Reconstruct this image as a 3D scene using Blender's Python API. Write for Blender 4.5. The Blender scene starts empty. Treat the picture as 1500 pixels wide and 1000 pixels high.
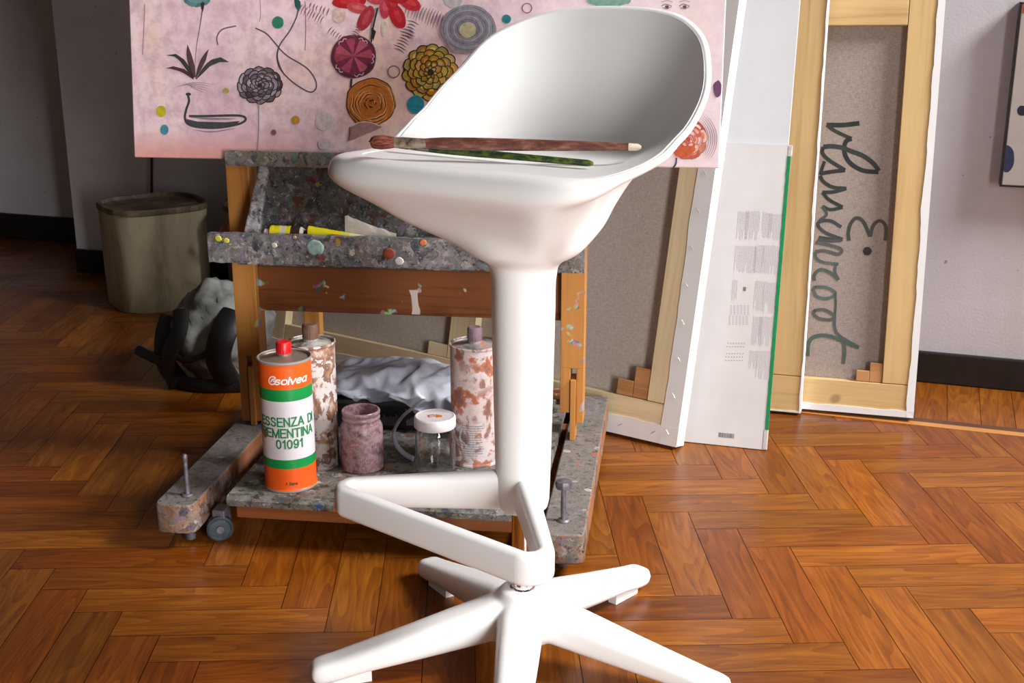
import bpy, bmesh, math, random
import numpy as np
from mathutils import Vector, Matrix, noise
random.seed(7)
SC = bpy.context.scene
COL = SC.collection
V = Vector
R = math.radians
PI = math.pi

# ------------------------------------------------------------------ camera (1 unit = 1 m, eye 1 m above the floor)
F = 1800.0
PITCH = R(16.43)
cp, sp = math.cos(PITCH), math.sin(PITCH)
cam = bpy.data.cameras.new('camera')
cam.sensor_width = 36.0
cam.lens = 36.0 * F / 1500.0
cam.clip_start = 0.02
camo = bpy.data.objects.new('camera', cam)
camo.location = (0, 0, 1)
camo.rotation_euler = (PI / 2 - PITCH, 0, 0)
COL.objects.link(camo)
SC.camera = camo
EYE = V((0, 0, 1))

def ray(x, y):
    a, b = (x - 750) / F, -(y - 500) / F
    return V((a, cp + b * sp, -sp + b * cp))

def at_z(x, y, z=0.0):
    d = ray(x, y)
    t = (z - 1.0) / d.z
    return EYE + d * t

def at_plane(x, y, p, n):
    d = ray(x, y)
    t = (V(p) - EYE).dot(V(n)) / d.dot(V(n))
    return EYE + d * t

def at_y(x, y, Y):
    d = ray(x, y)
    return EYE + d * (Y / d.y)

# ------------------------------------------------------------------ object helpers
def link(o, parent=None):
    COL.objects.link(o)
    if parent is not None:
        o.parent = parent
    return o

def tag(o, label=None, cat=None, group=None, kind=None):
    if label: o['label'] = label
    if cat: o['category'] = cat
    if group: o['group'] = group
    if kind: o['kind'] = kind
    return o

def thing(name, label, cat, loc=(0, 0, 0), rotz=0, matrix=None, group=None):
    o = bpy.data.objects.new(name, None)
    o.empty_display_size = .05
    if matrix is not None:
        o.matrix_world = matrix
    else:
        o.location = loc
        o.rotation_euler = (0, 0, rotz)
    link(o)
    return tag(o, label, cat, group)

def merge(o, bm, mat):
    """add painted marks to the mesh of the part that carries them"""
    tmp = bpy.data.meshes.new('tmp'); bm.to_mesh(tmp); bm.free()
    k = len(o.data.materials); o.data.materials.append(mat)
    for p in tmp.polygons: p.material_index = k
    b2 = bmesh.new(); b2.from_mesh(o.data); b2.from_mesh(tmp)
    b2.to_mesh(o.data); b2.free(); bpy.data.meshes.remove(tmp)

def obj(name, bm, mats, parent=None, smooth=True, label=None, subsurf=0, angle=None, bevel=0):
    me = bpy.data.meshes.new(name)
    bmesh.ops.recalc_face_normals(bm, faces=bm.faces[:])
    bm.to_mesh(me)
    bm.free()
    for m in (mats if isinstance(mats, (list, tuple)) else [mats]):
        me.materials.append(m)
    if smooth:
        for p in me.polygons: p.use_smooth = True
        if angle is None: angle = 40
        if angle: me.set_sharp_from_angle(angle=R(angle))
    o = bpy.data.objects.new(name, me)
    link(o, parent)
    if bevel:
        b = o.modifiers.new('bevel', 'BEVEL'); b.width = bevel; b.segments = 2; b.limit_method = 'ANGLE'; b.angle_limit = R(50)
        b.harden_normals = False
    if subsurf:
        s = o.modifiers.new('subsurf', 'SUBSURF'); s.levels = subsurf; s.render_levels = subsurf
    if label: o['label'] = label
    return o

def structure(name, bm, mats, **k):
    o = obj(name, bm, mats, **k)
    o['kind'] = 'structure'
    return o

def NB(): return bmesh.new()

def box(bm, lo, hi, M=None, mi=0):
    x0, y0, z0 = lo; x1, y1, z1 = hi
    c = [(x0, y0, z0), (x1, y0, z0), (x1, y1, z0), (x0, y1, z0), (x0, y0, z1), (x1, y0, z1), (x1, y1, z1), (x0, y1, z1)]
    vs = [bm.verts.new((M @ V(p)) if M is not None else p) for p in c]
    fs = []
    for f in ((0, 3, 2, 1), (4, 5, 6, 7), (0, 1, 5, 4), (1, 2, 6, 5), (2, 3, 7, 6), (3, 0, 4, 7)):
        fc = bm.faces.new([vs[i] for i in f]); fc.material_index = mi; fs.append(fc)
    return fs

def boxbm(lo, hi, M=None):
    bm = NB(); box(bm, lo, hi, M); return bm

def hexa(bm, pts, mi=0):
    """8 points: bottom ring 4, top ring 4"""
    vs = [bm.verts.new(p) for p in pts]
    for f in ((0, 3, 2, 1), (4, 5, 6, 7), (0, 1, 5, 4), (1, 2, 6, 5), (2, 3, 7, 6), (3, 0, 4, 7)):
        bm.faces.new([vs[i] for i in f]).material_index = mi

def loft(bm, rings, cap0=True, cap1=True, closed=True, mi=0):
    vr = [[bm.verts.new(p) for p in r] for r in rings]
    n = len(vr[0])
    for a, b in zip(vr, vr[1:]):
        for i in range(n if closed else n - 1):
            j = (i + 1) % n
            bm.faces.new((a[i], a[j], b[j], b[i])).material_index = mi
    if cap0: bm.faces.new(vr[0][::-1]).material_index = mi
    if cap1: bm.faces.new(vr[-1]).material_index = mi
    return vr

def lathe(bm, prof, n=32, c=(0, 0, 0), mi=0, cap0=True, cap1=True):
    rings = [[V((c[0] + r * math.cos(2 * PI * i / n), c[1] + r * math.sin(2 * PI * i / n), c[2] + z)) for i in range(n)] for r, z in prof]
    return loft(bm, rings, cap0, cap1, mi=mi)

def catmull(pts, per=8, closed=False):
    pts = [V(p) for p in pts]
    out = []
    n = len(pts)
    for i in range(n if closed else n - 1):
        p0 = pts[(i - 1) % n] if (closed or i > 0) else pts[0] * 2 - pts[1]
        p1 = pts[i]; p2 = pts[(i + 1) % n]
        p3 = pts[(i + 2) % n] if (closed or i + 2 < n) else pts[-1] * 2 - pts[-2]
        for k in range(per):
            t = k / per
            out.append(.5 * ((2 * p1) + (p2 - p0) * t + (2 * p0 - 5 * p1 + 4 * p2 - p3) * t * t + (3 * p1 - p0 - 3 * p2 + p3) * t ** 3))
    if not closed: out.append(pts[-1])
    return out

def tube(bm, path, rad, n=10, mi=0, flat=1.0, up=None):
    path = [V(p) for p in path]
    if not isinstance(rad, (list, tuple)): rad = [rad] * len(path)
    rings = []
    nrm = None
    for i, p in enumerate(path):
        t = (path[min(i + 1, len(path) - 1)] - path[max(i - 1, 0)]).normalized()
        if nrm is None:
            ref = V(up) if up is not None else (V((0, 0, 1)) if abs(t.z) < .9 else V((1, 0, 0)))
            nrm = (ref - t * ref.dot(t)).normalized()
        else:
            nrm = (nrm - t * nrm.dot(t)).normalized()
        b = t.cross(nrm)
        rings.append([p + nrm * (math.cos(2 * PI * k / n) * rad[i] * flat) + b * (math.sin(2 * PI * k / n) * rad[i]) for k in range(n)])
    return loft(bm, rings, mi=mi)

def lerp(a, b, t): return a + (b - a) * t
def sstep(x, a, b):
    t = max(0, min(1, (x - a) / (b - a))); return t * t * (3 - 2 * t)
def interp(x, xs, ys): return float(np.interp(x, xs, ys))

# ------------------------------------------------------------------ materials
def srgb(r, g, b):
    f = lambda c: (c / 255 / 12.92) if c / 255 <= .04045 else ((c / 255 + .055) / 1.055) ** 2.4
    return (f(r), f(g), f(b), 1)

class NT:
    def __init__(s, name, rough=.5, spec=.5, metal=0.0):
        s.m = bpy.data.materials.new(name); s.m.use_nodes = True
        s.t = s.m.node_tree; s.p = s.t.nodes['Principled BSDF']
        s.p.inputs['Roughness'].default_value = rough
        s.p.inputs['Specular IOR Level'].default_value = spec
        s.p.inputs['Metallic'].default_value = metal
    def n(s, typ, **kw):
        nd = s.t.nodes.new(typ)
        for k, v in kw.items():
            if k.startswith('i_'):
                nd.inputs[k[2:].replace('_', ' ')].default_value = v
            else: setattr(nd, k, v)
        return nd
    def l(s, a, b): s.t.links.new(a, b)
    def coord(s, kind='Object', scale=(1, 1, 1), rot=(0, 0, 0)):
        c = s.n('ShaderNodeTexCoord'); m = s.n('ShaderNodeMapping')
        m.inputs['Scale'].default_value = scale; m.inputs['Rotation'].default_value = rot
        s.l(c.outputs[kind], m.inputs['Vector']); return m.outputs['Vector']
    def noise(s, vec, scale, detail=4, rough=.55, dist=0.0):
        nd = s.n('ShaderNodeTexNoise'); nd.inputs['Scale'].default_value = scale; nd.inputs['Detail'].default_value = detail
        nd.inputs['Roughness'].default_value = rough; nd.inputs['Distortion'].default_value = dist
        if vec is not None: s.l(vec, nd.inputs['Vector'])
        return nd
    def ramp(s, fac, stops, interp='LINEAR'):
        r = s.n('ShaderNodeValToRGB'); e = r.color_ramp.elements; r.color_ramp.interpolation = interp
        while len(e) < len(stops): e.new(.5)
        for el, (pos, c) in zip(e, stops): el.position = pos; el.color = c if len(c) == 4 else (*c, 1)
        s.l(fac, r.inputs['Fac']); return r.outputs['Color']
    def mix(s, fac, a, b, blend='MIX'):
        m = s.n('ShaderNodeMix', data_type='RGBA', blend_type=blend)
        for v, k in ((fac, 0), (a, 6), (b, 7)):
            if hasattr(v, 'links'): s.l(v, m.inputs[k])
            else: m.inputs[k].default_value = v
        return m.outputs[2]
    def math(s, op, a, b=None):
        m = s.n('ShaderNodeMath', operation=op)
        for v, k in ((a, 0), (b, 1)):
            if v is None: continue
            if hasattr(v, 'links'): s.l(v, m.inputs[k])
            else: m.inputs[k].default_value = v
        return m.outputs[0]
    def color(s, c):
        if hasattr(c, 'links'): s.l(c, s.p.inputs['Base Color'])
        else: s.p.inputs['Base Color'].default_value = c
    def bump(s, h, strength=.3, dist=.002):
        b = s.n('ShaderNodeBump'); b.inputs['Strength'].default_value = strength; b.inputs['Distance'].default_value = dist
        s.l(h, b.inputs['Height']); s.l(b.outputs['Normal'], s.p.inputs['Normal'])

def plain(name, c, rough=.5, spec=.5, metal=0.0, vary=.0, scale=30, bump=0):
    t = NT(name, rough, spec, metal)
    if vary:
        nz = t.noise(t.coord(), scale, 5)
        a = tuple(x * (1 - vary) for x in c[:3]) + (1,); b = tuple(min(1, x * (1 + vary)) for x in c[:3]) + (1,)
        t.color(t.ramp(nz.outputs['Fac'], [(.3, a), (.7, b)]))
        if bump: t.bump(nz.outputs['Fac'], bump, .001)
    else: t.color(c)
    return t.m

def wood(name, light, dark, axis=2, rough=.55, paint=0.0, stain=0.0, seed=0.0, tint=None):
    """grain runs along local axis"""
    t = NT(name, rough, .35)
    sc = [38, 38, 38]; sc[axis] = 1.6
    vec = t.coord('Object', sc)
    n1 = t.noise(vec, 1.0, 5, .6, .6)
    n2 = t.noise(t.coord('Object', [s * 4 for s in sc]), 1.0, 3)
    f = t.math('MULTIPLY_ADD', n2.outputs['Fac'], .25); f.node.inputs[2].default_value = -.12
    g = t.math('ADD', n1.outputs['Fac'], f)
    col = t.ramp(g, [(.3, dark), (.5, light), (.75, tuple(min(1, c * 1.12) for c in light[:3]) + (1,))])
    ns = t.noise(t.coord(), 5.0, 2)
    col = t.mix(t.math('MULTIPLY', t.math('SUBTRACT', ns.outputs['Fac'], .4), .8), col, dark)
    if stain:
        nk = t.noise(t.coord(), 9.0, 2)
        col = t.mix(t.ramp(nk.outputs['Fac'], [(.70, (0, 0, 0)), (.76, (stain, stain, stain))]), col, srgb(120, 70, 40))
    if paint:
        v = t.n('ShaderNodeTexVoronoi'); v.inputs['Scale'].default_value = 60
        t.l(t.coord('Object', (1, 1, .5)), v.inputs['Vector'])
        msk = t.noise(t.coord(), 22.0, 3)
        k = t.ramp(msk.outputs['Fac'], [(.66 - .1 * paint, (0, 0, 0)), (.69 - .1 * paint, (1, 1, 1))])
        hs = t.n('ShaderNodeHueSaturation'); hs.inputs['Saturation'].default_value = .7; hs.inputs['Value'].default_value = .6
        t.l(v.outputs['Color'], hs.inputs['Color'])
        col = t.mix(k, col, hs.outputs['Color'])
    t.color(col); t.bump(g, .12, .001)
    return t.m

def paintmess(name, base1, base2, base3, chips=.5, wood_c=None, woodamt=0.0, scale=1.0, white=.5, cell=.8):
    """a surface caked with dried oil paint"""
    t = NT(name, .55, .35)
    vec = t.coord()
    a = t.noise(vec, 15 * scale, 8, .72, .8)
    col = t.ramp(a.outputs['Fac'], [(.34, base1), (.46, base2), (.56, base3), (.66, base2), (.8, base1)])
    b = t.noise(t.coord('Object', (1, 1, 1), (1, 2, 3)), 38 * scale, 7, .75, .6)
    wv = t.n('ShaderNodeVectorMath', operation='ADD'); sc_ = t.n('ShaderNodeVectorMath', operation='SCALE'); sc_.inputs['Scale'].default_value = .035
    t.l(b.outputs['Color'], sc_.inputs[0]); t.l(vec, wv.inputs[0]); t.l(sc_.outputs[0], wv.inputs[1])
    pal = [(0, srgb(40, 36, 36)), (.16, srgb(96, 100, 92)), (.30, srgb(60, 66, 84)), (.44, srgb(118, 104, 92)), (.58, srgb(104, 114, 110)), (.70, srgb(124, 110, 126)), (.82, srgb(78, 64, 58)), (.90, srgb(160, 156, 152))]
    def cells(s_, dist=None):
        v = t.n('ShaderNodeTexVoronoi'); v.inputs['Scale'].default_value = s_ * scale; t.l(wv.outputs[0], v.inputs['Vector'])
        sp_ = t.n('ShaderNodeSeparateColor'); t.l(v.outputs['Color'], sp_.inputs[0]); return v, sp_
    v, s1 = cells(55)
    col = t.mix(t.ramp(b.outputs['Fac'], [(.44, (0, 0, 0)), (.54, (cell, cell, cell))]), col, t.ramp(s1.outputs[0], pal, 'CONSTANT'))
    w = t.noise(t.coord('Object', (1, 1, 1), (3, 1, 2)), 95 * scale, 6, .75, .5)
    col = t.mix(t.ramp(w.outputs['Fac'], [(.66 - .1 * white, (0, 0, 0)), (.72 - .1 * white, (.75, .75, .75))]), col, srgb(176, 176, 180))
    w2 = t.noise(t.coord('Object', (1, 1, 1), (1, 5, 2)), 110 * scale, 5, .7)
    col = t.mix(t.ramp(w2.outputs['Fac'], [(.36, (.8, .8, .8)), (.43, (0, 0, 0))]), col, srgb(34, 30, 30))
    v2, s2 = cells(34)
    dab = [(0, srgb(190, 96, 40)), (.18, srgb(176, 178, 176)), (.38, srgb(70, 130, 128)), (.5, srgb(180, 150, 50)), (.62, srgb(120, 46, 40)), (.74, srgb(196, 186, 176)), (.88, srgb(48, 70, 120))]
    near = t.math('LESS_THAN', v2.outputs['Distance'], .24)
    pick = t.math('GREATER_THAN', s2.outputs[0], 1 - .3 * chips)
    col = t.mix(t.math('MULTIPLY', t.math('MULTIPLY', near, pick), .85), col, t.ramp(s2.outputs[1], dab, 'CONSTANT'))
    if woodamt:
        wn = t.noise(t.coord('Object', (1, 1, 1), (2, 5, 1)), 9, 5, .65)
        col = t.mix(t.ramp(wn.outputs['Fac'], [(.32 + woodamt * .3, (1, 1, 1)), (.37 + woodamt * .3, (0, 0, 0))]), col, wood_c)
    t.color(col)
    h = t.math('ADD', b.outputs['Fac'], w.outputs['Fac'])
    t.bump(h, .6, .003)
    return t.m

M = {}
M['plastic'] = plain('white_plastic', (.85, .85, .845, 1), .32, .45)
M['chrome'] = plain('chrome', (.8, .8, .8, 1), .06, .5, 1.0)
M['steel'] = plain('steel', (.45, .44, .42, 1), .35, .5, .9, .15)
M['bolt'] = plain('dirty_steel', (.16, .15, .17, 1), .5, .5, .5, .4, 60)
M['black'] = plain('black_plastic', (.012, .012, .014, 1), .45)
M['red_cap'] = plain('red_plastic', srgb(205, 20, 25), .4)
PALE_L, PALE_D = srgb(222, 184, 128), srgb(196, 150, 92)
for k, ax in (('x', 0), ('z', 2)):
    M['pale' + k] = wood('pale_pine_' + k, srgb(234, 216, 178), srgb(214, 190, 148), ax)
    M['pine' + k] = wood('pine_' + k, srgb(216, 184, 130), srgb(196, 158, 104), ax, stain=.5)
M['easelz'] = wood('easel_wood_upright', srgb(196, 136, 70), srgb(156, 96, 44), 2, .45, paint=.35)
M['easelx'] = wood('easel_wood_beam', srgb(128, 76, 42), srgb(88, 48, 24), 0, .4, paint=.1)
M['wedge'] = wood('wedge_wood', srgb(196, 146, 96), srgb(160, 105, 60), 0)
M['mess'] = paintmess('caked_paint', srgb(86, 86, 86), srgb(138, 132, 132), srgb(106, 104, 108), .6, white=1.0)
M['messledge'] = paintmess('caked_paint_ledge', srgb(62, 64, 50), srgb(112, 108, 90), srgb(132, 124, 122), .9, scale=1.4)
M['messdark'] = paintmess('caked_paint_panel', srgb(46, 42, 42), srgb(100, 96, 96), srgb(76, 86, 84), .5, srgb(96, 54, 28), .22, scale=1.2, white=.9)
M['messrail'] = paintmess('caked_paint_rail', srgb(108, 100, 96), srgb(138, 130, 124), srgb(122, 114, 110), .35, white=.35, cell=.25)
M['messend'] = paintmess('paint_smeared_wood', srgb(160, 108, 76), srgb(146, 120, 104), srgb(124, 90, 68), .3, srgb(158, 106, 72), .5)
M['messshelf'] = paintmess('caked_paint_shelf', srgb(74, 80, 64), srgb(130, 128, 116), srgb(100, 94, 88), .8, white=.8)
M['messedge'] = paintmess('caked_paint_edge', srgb(120, 118, 126), srgb(190, 188, 194), srgb(140, 138, 136), .5, white=1.3)

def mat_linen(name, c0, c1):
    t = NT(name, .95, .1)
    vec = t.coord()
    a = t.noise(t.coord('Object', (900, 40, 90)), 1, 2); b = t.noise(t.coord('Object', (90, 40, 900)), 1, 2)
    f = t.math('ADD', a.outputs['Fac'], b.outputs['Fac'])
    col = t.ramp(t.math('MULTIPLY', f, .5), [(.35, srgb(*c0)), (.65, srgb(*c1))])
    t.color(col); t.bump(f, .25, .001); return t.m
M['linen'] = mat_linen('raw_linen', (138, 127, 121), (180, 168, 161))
M['linen_brightened'] = mat_linen('pale_linen', (176, 165, 156), (214, 204, 195))  # linen colour brightened to make up for weak light on canvas A

def mat_primed(name, c, vary=.04):
    t = NT(name, .75, .25)
    n = t.noise(t.coord(), 14, 4)
    a = tuple(x * (1 - vary) for x in c[:3]) + (1,)
    t.color(t.ramp(n.outputs['Fac'], [(.35, a), (.65, c)]))
    w = t.noise(t.coord(), 700, 1)
    t.bump(w.outputs['Fac'], .1, .001); return t.m
M['primed'] = mat_primed('primed_canvas', (.86, .87, .88, 1))
M['foam'] = mat_primed('white_foam_board', (.64, .65, .68, 1), .02)
M['card'] = mat_primed('white_card', (.68, .67, .675, 1), .05)
M['ink'] = plain('grey_ink', srgb(186, 182, 186), .8)
M['inkdark'] = plain('dark_ink', srgb(60, 58, 60), .8)
M['green_tape'] = plain('green_tape', srgb(20, 140, 88), .5, .4, 0, .15, 60)
M['brush_ink'] = plain('dark_green_brush_paint', srgb(38, 50, 46), .7, .3, 0, .5, 90)

def mat_wall():
    t = NT('lilac_plaster', .85, .2)
    a = t.noise(t.coord(), 3.0, 6, .6)
    col = t.ramp(a.outputs['Fac'], [(.3, srgb(198, 193, 197)), (.7, srgb(214, 210, 216))])
    s = t.noise(t.coord(), 40.0, 2)
    col = t.mix(t.ramp(s.outputs['Fac'], [(.745, (0, 0, 0)), (.76, (.6, .6, .6))]), col, srgb(110, 80, 66))
    t.color(col)
    g = t.noise(t.coord(), 160, 4); t.bump(g.outputs['Fac'], .25, .002); return t.m
M['wall'] = mat_wall()
M['ceil'] = plain('ceiling_low_bounce', srgb(78, 62, 50), .8)  # unseen ceiling, coloured dark to cut bounced light
M['dim'] = plain('unseen_wall_low_bounce', srgb(70, 72, 66), .9)  # unseen left and front walls, darkened so less light bounces back
M['skirt'] = plain('black_skirting', srgb(24, 20, 20), .4, .5, 0, .5, 25)

def mat_floor(name='oak_parquet', l=(168, 102, 30), m=(141, 79, 20), d=(104, 55, 13), rough=.26):
    t = NT(name, rough, .38)
    uv = t.n('ShaderNodeUVMap'); uv.uv_map = 'grain'
    at = t.n('ShaderNodeAttribute'); at.attribute_name = 'plank'
    sep = t.n('ShaderNodeSeparateColor'); t.l(at.outputs['Color'], sep.inputs[0])
    mp = t.n('ShaderNodeMapping'); mp.inputs['Scale'].default_value = (4.5, 42, 1); t.l(uv.outputs[0], mp.inputs['Vector'])
    wv = t.n('ShaderNodeTexNoise'); wv.inputs['Scale'].default_value = 1.0; wv.inputs['Detail'].default_value = 5; wv.inputs['Distortion'].default_value = 1.0
    t.l(mp.outputs[0], wv.inputs['Vector'])
    # cathedral figure: rings of a distorted band field
    mp2 = t.n('ShaderNodeMapping'); mp2.inputs['Scale'].default_value = (3.0, 26, 1); t.l(uv.outputs[0], mp2.inputs['Vector'])
    n3 = t.n('ShaderNodeTexNoise'); n3.inputs['Scale'].default_value = .6; n3.inputs['Detail'].default_value = 1; t.l(mp2.outputs[0], n3.inputs['Vector'])
    rings = t.math('FRACT', t.math('MULTIPLY', n3.outputs['Fac'], 13.0))
    mp3 = t.n('ShaderNodeMapping'); mp3.inputs['Scale'].default_value = (18, 320, 1); t.l(uv.outputs[0], mp3.inputs['Vector'])
    n4 = t.n('ShaderNodeTexNoise'); n4.inputs['Scale'].default_value = 1; n4.inputs['Detail'].default_value = 3; t.l(mp3.outputs[0], n4.inputs['Vector'])
    g = t.math('ADD', t.math('MULTIPLY', wv.outputs['Fac'], .55), t.math('MULTIPLY', rings, .15))
    g = t.math('ADD', g, t.math('MULTIPLY', n4.outputs['Fac'], .28))
    L, Mi, D = srgb(*l), srgb(*m), srgb(*d)
    col = t.ramp(g, [(.28, D), (.48, Mi), (.68, L)])
    red = t.mix(1.0, col, srgb(228, 204, 180), 'MULTIPLY')
    col = t.mix(t.ramp(sep.outputs[0], [(.25, (0, 0, 0)), (.95, (1, 1, 1))]), col, red)
    hs = t.n('ShaderNodeHueSaturation'); t.l(col, hs.inputs['Color'])
    t.l(t.math('MULTIPLY_ADD', sep.outputs[1], .40), hs.inputs['Value']); hs.inputs['Value'].links[0].from_node.inputs[2].default_value = .68
    sc = t.noise(t.coord(), 2.2, 4, .65)
    t.color(hs.outputs['Color'])
    t.l(t.ramp(sc.outputs['Fac'], [(.3, (rough - .06,) * 3), (.7, (rough + .16,) * 3)]), t.p.inputs['Roughness'])
    t.bump(n4.outputs['Fac'], .10, .0006)
    return t.m
M['floor'] = mat_floor()
M['gap'] = plain('joint_dirt', srgb(38, 26, 18), .8)
M['border_light'] = plain('light_inlay', srgb(180, 122, 62), .35, .5, 0, .12, 12)
M['border_dark'] = plain('dark_inlay', srgb(84, 50, 30), .35, .5, 0, .15, 12)

def mat_paint_attr(name='oil_paint', rough=.6, vary=.35, sc=120):
    t = NT(name, rough, .35)
    at = t.n('ShaderNodeAttribute'); at.attribute_name = 'paint'
    n = t.noise(t.coord(), sc, 4, .6)
    k = t.ramp(n.outputs['Fac'], [(.3, (1 - vary,) * 3), (.7, (1, 1, 1))])
    t.color(t.mix(1.0, at.outputs['Color'], k, 'MULTIPLY'))
    t.bump(n.outputs['Fac'], .3, .001)
    return t.m
M['oil'] = mat_paint_attr()

def mat_pinkcanvas():
    t = NT('pink_oil_ground', .7, .3)
    vec = t.coord()
    a = t.noise(vec, 3.2, 5, .6, .6)
    col = t.ramp(a.outputs['Fac'], [(.28, srgb(220, 168, 190)), (.42, srgb(234, 202, 214)), (.52, srgb(240, 214, 218)), (.62, srgb(238, 200, 188)), (.75, srgb(230, 210, 196))])
    b = t.noise(vec, 30, 5, .7)
    col = t.mix(t.ramp(b.outputs['Fac'], [(.42, (0, 0, 0)), (.62, (.75, .75, .75))]), col, srgb(200, 168, 178))
    # warm bottom border
    sx = t.n('ShaderNodeSeparateXYZ'); t.l(vec, sx.inputs[0])
    e = t.math('ADD', sx.outputs[2], t.math('MULTIPLY', b.outputs['Fac'], .05))
    col = t.mix(t.math('MULTIPLY', t.ramp(e, [(.035, (.7, .7, .7)), (.085, (0, 0, 0))]), t.ramp(sx.outputs[0], [(.28, (1, 1, 1)), (.42, (0, 0, 0))])), col, srgb(212, 140, 124))
    col = t.mix(t.ramp(sx.outputs[0], [(.55, (0, 0, 0)), (1.0, (.6, .6, .6))]), col, srgb(222, 210, 216))
    t.color(col)
    w = t.noise(t.coord(), 650, 1); t.bump(w.outputs['Fac'], .2, .001)
    return t.m
M['pink'] = mat_pinkcanvas()
LIGHT1, LIGHT2, EXPOSURE, SEATROT = 92, 150, .08, -34
# ================================================================== the room (frame turned 19 degrees to the camera)
RO = V((1.056, 3.035, 0))
RW = R(-19)
ew = V((math.cos(RW), math.sin(RW), 0)); nw = V((-math.sin(RW), math.cos(RW), 0))
MR = Matrix.Translation(RO) @ Matrix.Rotation(RW, 4, 'Z')
def rm(p, q, z=0): return RO + ew * p + nw * q + V((0, 0, z))
def to_room(w): d = V(w) - RO; return d.dot(ew), d.dot(nw)
PR, PS, PL, PLL = 1.75, -1.30, -2.87, -4.9      # right wall, step, end of the left stretch, far left
QL, QF, QN = .336, .74, -5.0
HC = 3.4
def roombox(name, lo, hi, mat, **k):
    o = structure(name, boxbm(lo, hi), mat, smooth=False, **k); o.matrix_world = MR; return o
roombox('wall_back', (PS, 0, 0), (PR + .12, .5, HC), M['wall'])
roombox('wall_back_left', (PL, QL, 0), (PS, .85, HC), M['wall'])
roombox('wall_far', (PLL, QF, 0), (PL, .86, HC), M['wall'])
roombox('wall_left', (PLL - .12, QN, 0), (PLL, .86, HC), M['dim'])
roombox('wall_front', (PLL - .12, QN - .12, 0), (PR + .12, QN, HC), M['dim'])
roombox('ceiling', (PLL - .12, QN - .12, HC), (PR + .12, .86, HC + .1), M['ceil'])
# right wall with two window openings (both outside the frame; the second is added for a fill lamp)
WINS = [(-1.55, -.25, .8, 3.1), (-4.6, -3.4, .15, 1.7)]
bm = NB()
def rb(q0, q1, z0, z1): box(bm, (PR, q0, z0), (PR + .12, q1, z1))
rb(WINS[0][1], .0, 0, HC); rb(WINS[1][1], WINS[0][0], 0, HC); rb(QN, WINS[1][0], 0, HC)
for q0, q1, z0, z1 in WINS: rb(q0, q1, 0, z0); rb(q0, q1, z1, HC)
o = structure('wall_right', bm, M['wall'], smooth=False); o.matrix_world = MR
white_frame = plain('window_paint', srgb(225, 222, 216), .5)
for i, (q0, q1, z0, z1) in enumerate(WINS):
    bm = NB(); w = .05
    for a in ((q0, q0 + w, z0, z1), (q1 - w, q1, z0, z1), (q0 + w, q1 - w, z0, z0 + w), (q0 + w, q1 - w, z1 - w, z1), ((q0 + q1) / 2 - .025, (q0 + q1) / 2 + .025, z0 + w, z1 - w)):
        box(bm, (PR + .05, a[0], a[2]), (PR + .10, a[1], a[3]))
    o = structure('window_%d' % (i + 1), bm, white_frame, smooth=False); o.matrix_world = MR
    L = bpy.data.lights.new('daylight_and_fill', 'AREA'); L.shape = 'RECTANGLE'
    L.size = q1 - q0 - .05; L.size_y = (z1 - z0 - .05) if i else 1.1
    L.spread = R((95, 150)[i])
    L.energy = (LIGHT1, LIGHT2)[i]; L.color = ((1, .985, .97), (1, .985, .97))[i]
    lo = bpy.data.objects.new('daylight_and_fill', L); COL.objects.link(lo)
    Mx = Matrix((( 0, 0, 1, 0), (1, 0, 0, 0), (0, 1, 0, 0), (0, 0, 0, 1)))   # -Z of the lamp looks along -p
    # the first is a patch of bright sky above the street, shining down through its window; the second is an added frontal fill lamp set in its opening
    pos = ((PR + .55, (q0 + q1) / 2, 3.0), (PR + .045, (q0 + q1) / 2, (z0 + z1) / 2))[i]
    lo.matrix_world = MR @ Matrix.Translation(pos) @ Mx @ Matrix.Rotation(R((-50, 0)[i]), 4, 'X')
W = bpy.data.worlds.new('world'); SC.world = W; W.use_nodes = True
W.node_tree.nodes['Background'].inputs[0].default_value = (.75, .85, 1, 1)
W.node_tree.nodes['Background'].inputs[1].default_value = .4
# skirting
def skirt(name, p0, p1, q, h=.082):
    bm = NB(); box(bm, (p0, q - .016, 0), (p1, q - .0002, h))
    o = structure(name, bm, M['skirt'], smooth=False, bevel=.004); o.matrix_world = MR
skirt('baseboard_back', PS, PR - .001, 0)
skirt('baseboard_back_left', PL, PS - .02, QL)
skirt('baseboard_far', PLL, PL - .02, QF, .10)
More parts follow.
